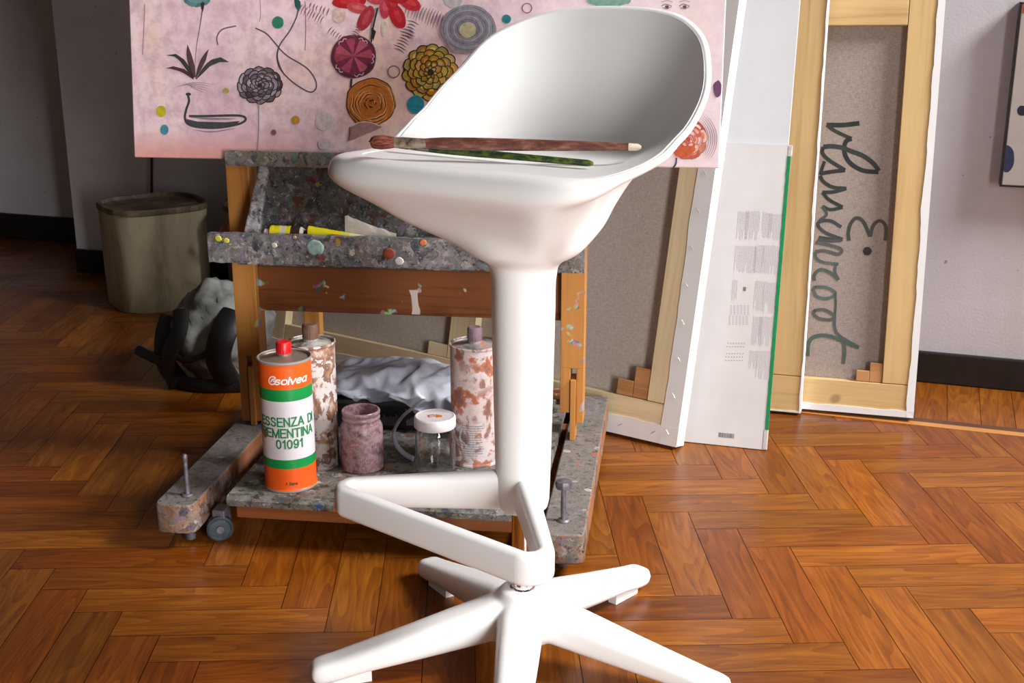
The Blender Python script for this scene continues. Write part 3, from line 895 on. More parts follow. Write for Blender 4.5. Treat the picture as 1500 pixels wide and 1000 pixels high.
# teal blossom, its stem and the aloe
for i in range(9):
    a = PI * i / 8; A_.disc(289 + 15 * math.cos(a), -4 + 9 * math.sin(a), 6, 6, vary((96, 140, 150), 16), 10, .2)
A_.disc(289, -4, 16, 9, (112, 152, 158))
A_.line([(297, 2), (297, 12), (296, 20), (293, 40), (288, 70), (285, 112)], 2.0, (100, 90, 98), 6, True)
A_.poly([(294, 4), (300, 4), (299, 12), (297, 18), (295, 12)], (58, 52, 56))
for pts, c in (([(284, 116), (268, 106), (253, 101), (244, 100), (254, 97), (270, 101), (282, 110)], (94, 54, 66)), ([(284, 114), (274, 102), (264, 89), (256, 83), (243, 81), (258, 79), (270, 87), (282, 104)], (62, 66, 62)), ([(284, 114), (277, 95), (274, 80), (275, 65), (281, 80), (286, 98), (287, 112)], (100, 74, 70)), ([(287, 115), (291, 98), (297, 84), (306, 72), (302, 88), (294, 104)], (92, 72, 78)), ([(288, 116), (298, 100), (310, 88), (324, 84), (336, 91), (322, 91), (308, 97), (297, 108)], (72, 76, 74))):
    A_.poly(pts, c); A_.line(pts[:4], 1.2, (60, 40, 46), 3, True)
for i in range(5): A_.line([(258 + i * 3, 128 - i * 2), (284, 121 + i * 2), (316 - i * 4, 124 + i * 3)], 1.1, (176, 148, 158), 4, 2)
# dark vessel
A_.y = -.0003
A_.line([(275, 138), (277, 148), (273, 160), (271, 172), (275, 181), (290, 186), (318, 187), (344, 183), (356, 179), (360, 174), (355, 170), (340, 169), (300, 170), (277, 170)], 3.4, (72, 74, 80), 6)
A_.poly([(272, 174), (290, 178), (330, 179), (352, 177), (345, 183), (318, 187), (290, 186), (276, 182)], (76, 78, 84))
A_.line([(280, 172), (310, 174), (345, 174)], 3, (150, 140, 150), 4, 2)
A_.disc(276, 138, 4, 2.4, (64, 66, 72))
A_.line([(282, 190), (310, 193), (345, 188)], 2.0, (170, 140, 154), 5, 2)
# vine
A_.y = -.0003
A_.poly([(434, -4), (440, 2), (441, 9), (437, 17), (432, 9), (431, 1)], (40, 92, 84))
A_.line([(437, 12), (434, 26), (424, 46), (410, 66), (406, 82), (410, 100), (424, 116), (440, 128), (455, 135), (463, 129), (462, 117), (452, 102), (438, 92), (424, 84), (412, 74), (402, 62), (390, 49), (374, 41)], 2.0, (98, 92, 104), 6)
A_.line([(410, 66), (406, 82), (410, 98), (418, 110)], 2.8, (76, 72, 82), 5, 2)
A_.line([(319, 66), (318, 54), (326, 43), (346, 38)], 2.0, (128, 108, 120), 6)
A_.line([(447, 2), (448, 40), (447, 74)], 1.0, (150, 100, 106), 3)
A_.line([(381, 0), (382, 22), (380, 32)], .9, (176, 150, 160), 3)
A_.line([(212, 6), (211, 40), (209, 80)], 1.0, (176, 120, 132), 3)
# dots
for x, y, rx, ry, c in ((236, 163, 6.5, 7.5, (204, 190, 40)), (241, 190, 5.5, 7, (70, 150, 168)), (407, 33, 8, 8.5, (52, 134, 106)), (331, 133, 4.2, 3.8, (190, 180, 96)), (433, 176, 5.6, 5.8, (206, 150, 62)), (401, 194, 3.3, 3.8, (150, 92, 108)), (475, 178, 12, 13, (226, 216, 218)), (475, 211, 8.5, 7.5, (214, 206, 206)), (664, -2, 13, 13, (206, 202, 204)), (497, 22, 9, 11, (228, 196, 186)), (742, 28, 6, 6, (40, 130, 140)), (609, 153, 12, 13, (36, 140, 160))):
    A_.disc(x, y, rx + .8, ry + .8, tuple(lerp(q, 200, .35) for q in c), 22, .05); A_.disc(x, y, rx, ry, c, 22, .08)
A_.disc(563, 42, 4.5, 11, (230, 214, 196), 16, .1)
for x, y, r_ in ((577, 105, 8.5), (772, 12, 7)):
    A_.line([(x + r_ * math.cos(2 * PI * k / 12), y + r_ * math.sin(2 * PI * k / 12)) for k in range(12)], 1.3, (128, 84, 92), 3, False, True)
# red flower at the top edge
A_.y = -.0006
A_.poly([(545, 14), (556, 10), (549, 34), (543, 58), (541, 62), (543, 40)], (150, 138, 134))
A_.line([(553, 12), (549, 30), (545, 50), (544, 62)], 2.2, (50, 40, 44), 4)
A_.poly([(544, 40), (551, 46), (547, 60), (544, 52)], (46, 38, 42))
for px, py, rx, ry, ro, c in ((512, 3, 25, 10, -.05, (186, 26, 36)), (524, 12, 16, 8, .2, (204, 80, 84)), (536, 27, 20, 10, 2.05, (176, 48, 62)), (564, 10, 8, 18, 0, (198, 62, 84)), (582, 24, 19, 11, 1.15, (192, 30, 42)), (600, 4, 18, 10, .5, (206, 44, 54)), (574, 6, 12, 8, .9, (190, 36, 48)), (545, -6, 18, 10, .6, (206, 72, 86)), (580, -4, 18, 9, .2, (178, 24, 34))):
    A_.disc(px, py, rx, ry, c, 20, .06, ro); A_.disc(px + 1, py - 1, rx * .6, ry * .4, tuple(min(255, q + 24) for q in c), 12, .1, ro)
# grey rosette with its thread
A_.line([(379, 148), (379, 190), (377, 224)], 1.4, (134, 150, 160), 3)
rosette(381, 125, 30, 23, [(122, 108, 116), (92, 80, 90), (158, 142, 150), (176, 160, 168)], (58, 46, 54), 5, 12)
# plum disc with pink petals
A_.y = -.0006
A_.line([(515, 115), (514, 128)], 3, (70, 50, 56), 2)
A_.disc(518, 83, 34, 32.5, (170, 116, 134), 32, .04); A_.disc(518, 83, 33, 31.5, (88, 40, 58), 32, .04)
A_.disc(518, 82, 29, 27, (122, 42, 66), 24, .25)
for a in (-100, -55, -8, 55, 118, 175, 205):
    a = R(a); x2, y2 = 518 + 26 * math.cos(a), 82 + 24 * math.sin(a); q = PI / 2 + a
    A_.poly([(518, 82), (x2 + 7 * math.cos(q), y2 + 7 * math.sin(q)), (x2 * 1.0 + 2 * math.cos(a), y2 + 2 * math.sin(a)), (x2 - 7 * math.cos(q), y2 - 7 * math.sin(q))], vary((178, 74, 98), 16))
for k in range(5):
    a = R(-140 + k * 66)
    A_.line([(518 + (28 + (j % 2) * 2.5) * math.cos(a + j * .13), 83 + (27 + (j % 2) * 2.5) * math.sin(a + j * .13)) for j in range(5)], 1.3, (216, 196, 204), 3)
# orange rose
A_.y = -.0006
A_.disc(543, 150, 37, 37, (64, 40, 30), 30, .14); A_.disc(543, 150, 35.5, 35.5, (204, 120, 46), 30, .14)
for k in range(7):
    r_ = 33 - k * 4.6
    for j in range(3):
        a0_ = rr.random() * 6.3
        pts = [(543 + 2 + (r_ + 2.2 * noise.noise(V((j + i * .55, k, 2)))) * math.cos(a0_ + i * .22), 152 + r_ * .95 * math.sin(a0_ + i * .22) + 2 * noise.noise(V((i * .6, k, j)))) for i in range(9)]
        A_.line(pts, 5.5, vary((220, 140, 58), 24), 3, 2); A_.line(pts, 1.6, (72, 40, 28), 3, 2)
        if j == 0: A_.line([(p[0] - 1.4, p[1] - 1.6) for p in pts], 1.1, (224, 196, 168), 3, 2)
A_.poly([(515, 184), (530, 179), (552, 181), (560, 186), (540, 194), (512, 206)], (176, 138, 136))
A_.line([(513, 186), (520, 182), (528, 179), (542, 179), (556, 184)], 1.4, (230, 214, 214), 4)
A_.line([(512, 186), (511, 206)], 1.1, (120, 70, 74), 2)
# yellow rosette, lilac-grey rosette with cream heart
rosette(631, 106, 37, 38, [(178, 148, 44), (200, 170, 70), (168, 126, 38), (190, 176, 108), (206, 140, 40)], (58, 44, 34), 5, 14)
A_.disc(686, 42, 41, 35, (166, 160, 170), 30, .16)
for k in range(6):
    r_ = 38 - k * 5
    A_.line([(686 + (r_ + 2 * noise.noise(V((i * .7, k, 5)))) * math.cos(i * .33), 42 + (r_ * .86 + 2 * noise.noise(V((i * .8, k, 8)))) * math.sin(i * .33)) for i in range(19)], 4.5, vary((150, 147, 158), 12), 3, False, True)
    A_.line([(686 + (r_ - 2 + 2 * noise.noise(V((i * .7, k, 5)))) * math.cos(i * .33), 42 + (r_ * .86 - 2 + 2 * noise.noise(V((i * .8, k, 8)))) * math.sin(i * .33)) for i in range(19)], 1.2, (108, 105, 116) if k % 2 == 0 else (188, 184, 196), 3, False, True)
A_.disc(685, 44, 12, 11.5, (200, 192, 150), 22, .06)
A_.y = -.0006
# right side: jade blossom, eyes, orange-red peony, plum edge blot
for i in range(11): A_.disc(866 + i * 5.2, 0 + 5 * math.sin(i * .32), 7, 6, vary((120, 164, 152), 14), 10, .2)
A_.disc(891, -4, 30, 11, (128, 172, 160))
for x in (977, 1003):
    A_.line([(x - 8, 9), (x - 2, 6), (x + 7, 9)], 1.1, (120, 96, 104), 4); A_.line([(x - 7, 11), (x, 13), (x + 7, 10)], .9, (140, 112, 120), 4); A_.disc(x, 10, 2.8, 2.4, (92, 84, 96))
    A_.line([(x - 8, 3), (x, 1), (x + 8, 3)], .9, (170, 146, 154), 4)
for k in range(5):
    A_.line([(1006 + (32 + k * 3) * math.cos(R(-60 + 13 * i)), 204 + (34 + k * 3) * math.sin(R(-60 + 13 * i))) for i in range(9)], 1.0, (150, 132, 146), 3, 2)
rosette(1008, 204, 26, 28, [(222, 152, 136), (204, 110, 84), (230, 176, 164), (196, 88, 58)], (176, 100, 88), 4, 9, (190, 70, 50), .9)
A_.disc(1003, 222, 16, 8, (206, 92, 48), 16, .2, -.3)
A_.line([(991, 231), (990, 240), (986, 246)], 2.2, (66, 56, 76), 4)
A_.disc(1051, 130, 6, 12, (108, 66, 104), 14, .2)
A_.out('painted_motif', pcv, M['oil'])
# ================================================================== canvases and boards leaning at the wall
def leanframe(corner, udir, lean, roll=0.0, right=True, W=1.0):
    """local x along the bottom edge (to the right), z up the face, y away from the viewer; corner = bottom right point on the floor"""
    u = V((udir[0], udir[1], 0)).normalized(); back = V((-u.y, u.x, 0))
    if back.y < 0: back = -back
    up = V((0, 0, 1)) * math.cos(lean) + back * math.sin(lean)
    n = back * math.cos(lean) - V((0, 0, 1)) * math.sin(lean)
    u2 = u * math.cos(roll) + up * math.sin(roll); up2 = up * math.cos(roll) - u * math.sin(roll)
    m = Matrix((u2, n, up2)).transposed().to_4x4()
    o = V(corner) - u2 * W; m.translation = o
    return m
def canvas_back(name, label, m, W, H, T, bw, strip, keys=(), mid=None, wood_='pale', group=None, wavy=0, linen='linen', top=False, strips=('r', 'b')):
    t = thing(name, label, 'canvas', matrix=m, group=group)
    wx, wz = M[wood_ + 'x'], M[wood_ + 'z']
    g = .0012
    # cloth: face sheet + turned-over edges
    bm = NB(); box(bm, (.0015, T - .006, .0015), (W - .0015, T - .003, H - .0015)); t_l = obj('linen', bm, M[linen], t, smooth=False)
    bm = NB()
    box(bm, (0, T - .003, 0), (W, T, H))
    box(bm, (W - .0028, .0, 0), (W, T - .002, H)); box(bm, (0, 0, 0), (W, T - .002, .0028)); box(bm, (0, 0, 0), (.0028, T - .002, H)); box(bm, (0, 0, H - .0028), (W, T - .002, H))
    c = obj('canvas', bm, M['primed'], t, smooth=False, bevel=.002, label='white primed canvas')
    def strip_mesh(nm, along_z, s):
        bm = NB(); n = 60; L = H if along_z else W
        rings = []
        for i in range(n + 1):
            q = L * i / n
            e = s + wavy * noise.noise(V((q * 9, 5, 0))) + .002 * noise.noise(V((q * 40, 2, 0)))
            if along_z: P = [V((W, -.0018, q)), V((W - e, -.0018 - .0006, q)), V((W - e, .0004, q)), V((W, .0004, q))]
            else: P = [V((q, -.0018, 0)), V((q, -.0024, e)), V((q, .0004, e)), V((q, .0004, 0))]
            rings.append(P)
        loft(bm, rings); return obj(nm, bm, M['primed'], t, smooth=False, label='white turned-over canvas edge')
    if 'r' in strips: sr = strip_mesh('canvas_edge', True, strip)
    if 'b' in strips: sb = strip_mesh('canvas_edge', False, strip)
    # bars
    y1 = T - .0075
    def bar(nm, lo, hi, mat): return obj(nm, boxbm(lo, hi), mat, t, smooth=False, bevel=.0015)
    bar('stretcher_bar', (.003, .0005, .003), (bw, y1, H - .003), wz)
    bar('stretcher_bar', (W - bw, .0005, bw + g), (W - .003, y1, H - .003), wz)
    bar('stretcher_bar', (bw + g, .0005, .003), (W - .003, y1, bw), wx)
    bar('stretcher_bar', (bw + g, .0005, H - bw), (W - bw - g, y1, H - .003), wx)
    if mid: bar('centre_bar', (mid - .038, .002, bw + g), (mid + .038, y1, H - bw - g), wz)
    for kx, kz, kw, kh in keys: bar('corner_wedge', (kx, .004, kz), (kx + kw, .012, kz + kh), M['palex' if kw > .05 else 'wedge'])
    return t, t_l
def staples(parent, pts):
    for x, z, a in pts:
        bm = NB(); dx, dz = math.cos(a) * .006, math.sin(a) * .006
        tube(bm, [V((x - dx, -.0033, z - dz)), V((x + dx, -.0033, z + dz))], .0006, 6)
        obj('staple', bm, M['steel'], parent)
# A: big canvas turned about 35 degrees to the picture, back to us
zA = .037 * math.sin(R(12.6)); cA = at_z(991, 655, zA); lA = at_z(500, 541, zA)
uA = (cA - lA); WA = 1.300; HA = 1.42
mA = leanframe(cA, (uA.x, uA.y), R(12.6), 0, W=WA)
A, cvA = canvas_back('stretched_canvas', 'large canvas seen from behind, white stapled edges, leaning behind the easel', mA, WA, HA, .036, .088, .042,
    keys=((WA - .088 - .040, .089, .039, .070), (WA - .088 - .082, .089, .041, .036), (WA / 2 - .068, .089, .060, .032)), mid=WA / 2 + .032, wavy=.004, linen='linen_brightened')
staples(A, [(WA - .026 + .004 * math.sin(k), .03 + .082 * k, R(-50)) for k in range(17)] + [(WA - .06 - .085 * k, .022, R(35)) for k in range(14)])
# B: white card with pale print, green taped edge; C: tall white board behind it
cB = at_z(1122, 659, .0078 * math.sin(R(13.7))); uB = V((math.cos(R(-17)), math.sin(R(-17)), 0))
WB, HB = .192, .668
mB = leanframe(cB, (uB.x, uB.y), R(13.7), 0, W=WB)
B = thing('backing_board', 'shorter white board with pale grey printed text and green taped right edge, leaning in front', 'board', matrix=mB)
bm = NB(); box(bm, (0, 0, 0), (WB - .003, .006, HB)); cardB = obj('card', bm, M['card'], B, smooth=False)
bm = NB()
rings = []
for i in range(81):
    z = lerp(.045, HB - .022, i / 80); j = .0012 * noise.noise(V((z * 70, 0, 0))); j2 = .0012 * noise.noise(V((z * 90, 4, 0)))
    rings.append([V((WB - .0055 + j, -.0012, z)), V((WB + .0015 + j2, -.0016, z)), V((WB + .0015, .0072, z)), V((WB - .0055, .0072, z))])
loft(bm, rings); obj('edge_tape', bm, M['green_tape'], B, smooth=True, angle=50, label='green edge tape')
bm = NB()
tapem = plain('crinkled_clear_tape', srgb(196, 192, 188), .3, .5, 0, .15, 90)
box(bm, (WB - .006, -.001, HB - .024), (WB + .004, .0075, HB + .002)); obj('tape_scrap', bm, tapem, B, smooth=False, bevel=.002, label='crinkled clear tape')
bm = NB(); box(bm, (WB - .009, -.001, -.0), (WB + .002, .0075, .046)); obj('tape_scrap', bm, tapem, B, smooth=False, bevel=.002, label='crinkled clear tape')
bm = NB(); bmd = NB(); rr = random.Random(5)
BI = mB.inverted(); BN = mB.to_3x3() @ V((0, -1, 0))
def onB(x, y): w = BI @ at_plane(x, y, mB.translation, BN); return w.x, w.z
def tiny(bm_, x0, z0, x1, z1): box(bm_, (min(x0, x1), -.0004, min(z0, z1)), (max(x0, x1), .0001, max(z0, z1)))
# columns of turned print: rows of thin lines running downwards
for (xa, ya, xb, yb) in ((1082, 308, 1094, 352), (1094, 308, 1112, 352), (1118, 310, 1128, 350), (1128, 312, 1143, 352), (1078, 358, 1106, 400), (1107, 358, 1118, 400), (1118, 358, 1138, 402), (1107, 410, 1118, 455), (1120, 412, 1134, 460), (1104, 462, 1114, 505), (1114, 462, 1130, 508), (1099, 512, 1108, 540), (1110, 512, 1126, 556), (1074, 408, 1080, 440)):
    xl, zl = onB(xa, ya); xr, zr_ = onB(xb, yb)
    x = xl
    while x < xr:
        z = zl - rr.random() * .003; zend = zr_ + (zl - zr_) * rr.choice((0, 0, .05, .3))
        while z > zend:
            w = rr.uniform(.002, .007); tiny(bm, x, z, x + .0009, max(z - w, zend)); z -= w + .0012
        x += .0032
for r0, (xa, ya, nx, nz) in enumerate(((1070, 447, 6, 6), (1068, 462, 6, 6))):
    for i in range(nx):
        for j in range(nz):
            x, z = onB(xa + i * 5, ya + j * 2.4); tiny(bm, x, z, x + .004, z - .0014)
for (xa, ya) in ((1066, 502), (1065, 507), (1064, 517), (1063, 522), (1063, 527)):
    for i in range(7):
        x, z = onB(xa + i * 4, ya); tiny(bmd, x, z, x + .0016, z - .0016)
x, z = onB(1089, 420); tiny(bmd, x, z, x + .006, z - .009)
x = .0
xl, zl = onB(1053, 633); xr, zr_ = onB(1075, 642)
x = xl
while x < xr:
    w = rr.choice((.0006, .0009, .0016)); tiny(bmd, x, zl, x + w, zr_); x += w + rr.choice((.0006, .0011))
merge(cardB, bm, M['ink']); merge(cardB, bmd, plain('mid_ink', srgb(120, 118, 120), .8))
pC = cB + uB * -.006
nB = mB.to_3x3() @ V((0, 1, 0))
WC, HC_ = .200, 1.18
yC = (1 / math.cos(R(13.7))) * .0085
mC = leanframe(V((pC.x, pC.y, .0105 * math.sin(R(13.7)))) + V((-uB.y, uB.x, 0)) * yC, (uB.x, uB.y), R(13.7), 0, W=WC)
bm = NB(); box(bm, (0, 0, 0), (WC, .010, HC_)); o = obj('foam_board', bm, M['foam'], None, smooth=False, bevel=.0008); o.matrix_world = mC
tag(o, 'tall plain white board rising behind the shorter printed board', 'board')
# D and E: two narrow pine-framed canvases seen from behind
uD = V((math.cos(R(-17.5)), math.sin(R(-17.5)), 0))
cD = at_z(1173, 605, .0075)
WD, HD = .46, 1.32
mD = leanframe(cD, (uD.x, uD.y), R(5.5), R(.45), W=WD)
D, _ = canvas_back('stretched_canvas', 'canvas with wide pine bar between the white boards and the handwritten canvas', mD, WD, HD, .030, .088, .004, wood_='pine', wavy=.003)
cE = at_z(1338, 612, .0115)
WE, HE = .36, 1.06
mE = leanframe(cE, (uD.x, uD.y), R(7.5), R(.9), W=WE)
HE = (mE.inverted() @ at_plane(1300, -14, mE.translation, mE.to_3x3() @ V((0, -1, 0)))).z
E, lnE = canvas_back('stretched_canvas', 'pine-framed canvas seen from behind with dark handwriting on its grey linen', mE, WE, HE, .034, .076, .016, wood_='pine', wavy=.005,
    keys=((WE - .076 - .030, .077, .029, .046), (WE - .076 - .060, .077, .030, .026)))
EI = mE.inverted(); EN = mE.to_3x3() @ V((0, -1, 0)); ylin = .034 - .006
ptE = mE @ V((0, ylin, 0))
def onE(x, y): w = EI @ at_plane(x, y, ptE, EN); return w.x, w.z
HWr = Art(onE, ylin - .0003, .00003)
def z1_(pts): return [(1170 + x * .2, 160 + y * .2) for x, y in pts]
def z2_(pts): return [(1170 + x * .2, 350 + y * .2) for x, y in pts]
INK, INK2 = (56, 62, 60), (92, 100, 97)
for pts, w in (([(445, 102), (330, 115), (205, 115)], 7), ([(205, 115), (260, 155), (330, 190), (388, 215)], 5.4),
    ([(388, 215), (350, 232), (334, 275), (342, 340), (385, 400), (470, 448), (585, 460)], 6.6), ([(588, 452), (545, 395), (470, 340), (380, 305), (320, 282), (240, 270), (180, 276)], 6.8),
    ([(180, 276), (174, 320), (222, 372), (340, 446)], 5.6), ([(340, 446), (250, 456), (160, 470)], 5.8), ([(190, 380), (172, 430), (158, 480)], 4.8),
    ([(156, 486), (182, 530), (250, 570), (350, 580)], 5.4), ([(350, 580), (260, 604), (174, 608)], 5.2), ([(174, 608), (222, 662), (322, 716)], 5), ([(322, 718), (232, 734), (174, 710)], 4.8)):
    HWr.line(z1_(pts), w, vary(INK, 8), 6)
for pts, w in (([(174, 710), (204, 768), (150, 816)], 4.4), ([(312, 862), (232, 816), (152, 824), (146, 858), (202, 906), (322, 952)], 5), ([(322, 954), (240, 950), (148, 938)], 5),
    ([(368, 962), (364, 900), (384, 832), (424, 796), (474, 824), (524, 932)], 5.2), ([(524, 932), (546, 852), (590, 816), (630, 840), (640, 890), (632, 962)], 5)):
    HWr.line(z1_(pts), w, vary((72, 78, 76), 8), 6)
for pts, w in (([(140, 4), (230, 14), (312, 10)], 4.6), ([(126, 24), (220, 44), (304, 70), (312, 96), (280, 110), (190, 86), (120, 92)], 5), ([(120, 92), (130, 140), (182, 170), (292, 184)], 4.4),
    ([(272, 186), (266, 238), (292, 298)], 4), ([(292, 298), (230, 246), (160, 224), (116, 262), (114, 304)], 5),
    ([(118, 350), (200, 354), (266, 390), (250, 420), (190, 436), (130, 416), (110, 374), (118, 346)], 4.6), ([(268, 396), (272, 480), (264, 566)], 3.2),
    ([(112, 522), (190, 518), (262, 564), (230, 590), (160, 584), (116, 556), (112, 518)], 4.6), ([(264, 572), (266, 650), (300, 708), (440, 792)], 4.2),
    ([(66, 856), (70, 780), (96, 726), (170, 704), (260, 720), (340, 754), (442, 794)], 5.6), ([(330, 760), (336, 830), (326, 912)], 5.2)):
    HWr.line(z2_(pts), w, vary(INK2, 8), 6)
x, y = z2_([(503, 88)])[0]; HWr.disc(x, y, 6.2, 6.4, (52, 58, 56), 18, .15)
HWr.out('handwriting', lnE, mat_paint_attr('brush_lettering', .75, .25, 60))
# the framed-less picture hanging on the wall at the right
nwall = -nw
pw0 = to_room(at_plane(1467, 271, rm(0, -.056), nwall)); z0 = at_plane(1467, 271, rm(0, -.056), nwall).z
z1 = at_plane(1478, 6, rm(0, -.056), nwall).z
MW = Matrix.Translation(rm(pw0[0], -.056, z0)) @ Matrix.Rotation(RW, 4, 'Z')
wp = thing('painting', 'grey painting with blue dots hanging on the lilac wall at the right edge', 'painting', matrix=MW)
WW, WH = .34, z1 - z0
bm = NB(); box(bm, (0, 0, 0), (WW, .054, WH)); wc = obj('canvas', bm, mat_primed('grey_painted_canvas', srgb(178, 170, 164), .08), wp, smooth=False, bevel=.002)
bm = NB(); box(bm, (-.004, .001, -.004), (-.0005, .055, WH + .004)); box(bm, (-.004, .001, -.004), (WW, .055, -.0005)); box(bm, (-.004, .001, WH + .0005), (WW, .055, WH + .004))
obj('edging', bm, M['skirt'], wp, smooth=False, label='black painted edging')
WI = MW.inverted()
def onW(x, y): w = WI @ at_plane(x, y, MW.translation, nwall); return (max(.0005, w.x), min(WH - .0005, w.z))
aw = Art(onW)
aw.disc(1474, 232, 12, 20, (48, 54, 84), 24, .06); aw.disc(1497, 162, 7, 7.5, (34, 36, 54), 20, .06); aw.disc(1497, 8, 10, 12, (190, 84, 78), 18, .2)
aw.out('painted_motif', wc, M['oil'])
# ================================================================== cans and jars on the easel's lower shelf
ZSH = .1052
def ground(x, y, z=ZSH): return at_z(x, y, z)
def can_shape(root, r, h, bodymat, capmat, caplabel=None, capr=.0135, caph=.024, topmat=None):
    bm = NB()
    prof = [(r - .003, 0), (r + .0008, .0005), (r + .0010, .004), (r - .0004, .0055)] + [(r - .0005, lerp(.006, h - .006, i / 40)) for i in range(41)] + [(r - .0004, h - .0055), (r + .0012, h - .004), (r + .0012, h - .0006), (r - .0006, h), (r - .0022, h - .002)]
    lathe(bm, prof, 56, cap1=False)
    b = obj('body', bm, bodymat, root, angle=35)
    bm = NB(); lathe(bm, [(r - .0020, h - .003), (r - .004, h - .0055), (r * .55, h - .002), (r * .36, h + .001), (capr * .95, h + .0015), (capr * .95, h + .006)], 48, cap0=False)
    obj('top', bm, topmat or M['steel'], root, angle=40)
    bm = NB(); n = 40
    rings = []
    for rr_, z in ((1.0, h + .0055), (1.0, h + .0055 + caph * .85), (.93, h + .0055 + caph * .95), (.75, h + .0055 + caph), (.5, h + .0055 + caph - .001)):
        rings.append([V((capr * rr_ * (1 + (.03 if k % 2 else -.02) * (rr_ > .98)) * math.cos(2 * PI * k / n), capr * rr_ * (1 + (.03 if k % 2 else -.02) * (rr_ > .98)) * math.sin(2 * PI * k / n), z)) for k in range(n)])
    loft(bm, rings); obj('cap', bm, capmat, root, angle=30, label=caplabel)
    return b
def wraptext(txt, size, r, zc, ang, mat, parent, name, shear=0, sx=1.0, bold=.0):
    cu = bpy.data.curves.new('t', 'FONT'); cu.body = txt; cu.size = size; cu.align_x = 'CENTER'; cu.align_y = 'CENTER'; cu.shear = shear; cu.offset = bold; cu.resolution_u = 4; cu.space_character = 1.05
    o = bpy.data.objects.new('t', cu); COL.objects.link(o)
    dg = bpy.context.evaluated_depsgraph_get(); me = bpy.data.meshes.new_from_object(o.evaluated_get(dg))
    bpy.data.objects.remove(o); bpy.data.curves.remove(cu)
    bm = NB(); bm.from_mesh(me); bpy.data.meshes.remove(me)
    bmesh.ops.triangulate(bm, faces=bm.faces[:])
    for _ in range(2):
        es = [e for e in bm.edges if e.calc_length() > size * .22]
        if es: bmesh.ops.subdivide_edges(bm, edges=es, cuts=1); bmesh.ops.triangulate(bm, faces=bm.faces[:])
    for v in bm.verts:
        a = ang + v.co.x * sx / r
        v.co = V((r * math.cos(a), r * math.sin(a), zc + v.co.y))
    me = bpy.data.meshes.new(name); bm.to_mesh(me); bm.free(); me.materials.append(mat)
    ob = bpy.data.objects.new(name, me); link(ob, parent); return ob
p = ground(426.5, 707); RC, HCN = .0478, .247
p.y += .0
can = thing('solvent_can', 'metal solvent can with orange, green and white label and red cap on the shelf', 'can', (p.x, p.y, ZSH))
lab = NT('printed_can_label', .38, .5)
sx = lab.n('ShaderNodeSeparateXYZ'); lab.l(lab.coord(), sx.inputs[0])
fz = lab.math('DIVIDE', sx.outputs[2], HCN)
OR, GR, WH_ = srgb(238, 92, 26), srgb(10, 140, 66), srgb(222, 216, 222)
ST = srgb(150, 145, 138)
lab.color(lab.ramp(fz, [(0, ST), (.012, OR), (.186, GR), (.254, WH_), (.706, GR), (.793, OR), (.975, ST)], 'CONSTANT'))
body = can_shape(can, RC, HCN, lab.m, M['red_cap'], 'red ribbed screw cap', .0136, .0215, plain('dull_tinplate', srgb(150, 138, 122), .5, .5, .6, .15, 30))
face = math.atan2(-p.y, -p.x)
gtext = plain('green_print', srgb(8, 128, 72), .5); wtext = plain('white_print', (.85, .85, .85, 1), .5); ktext = plain('black_print', (.02, .02, .02, 1), .6)
rt = RC + .0003
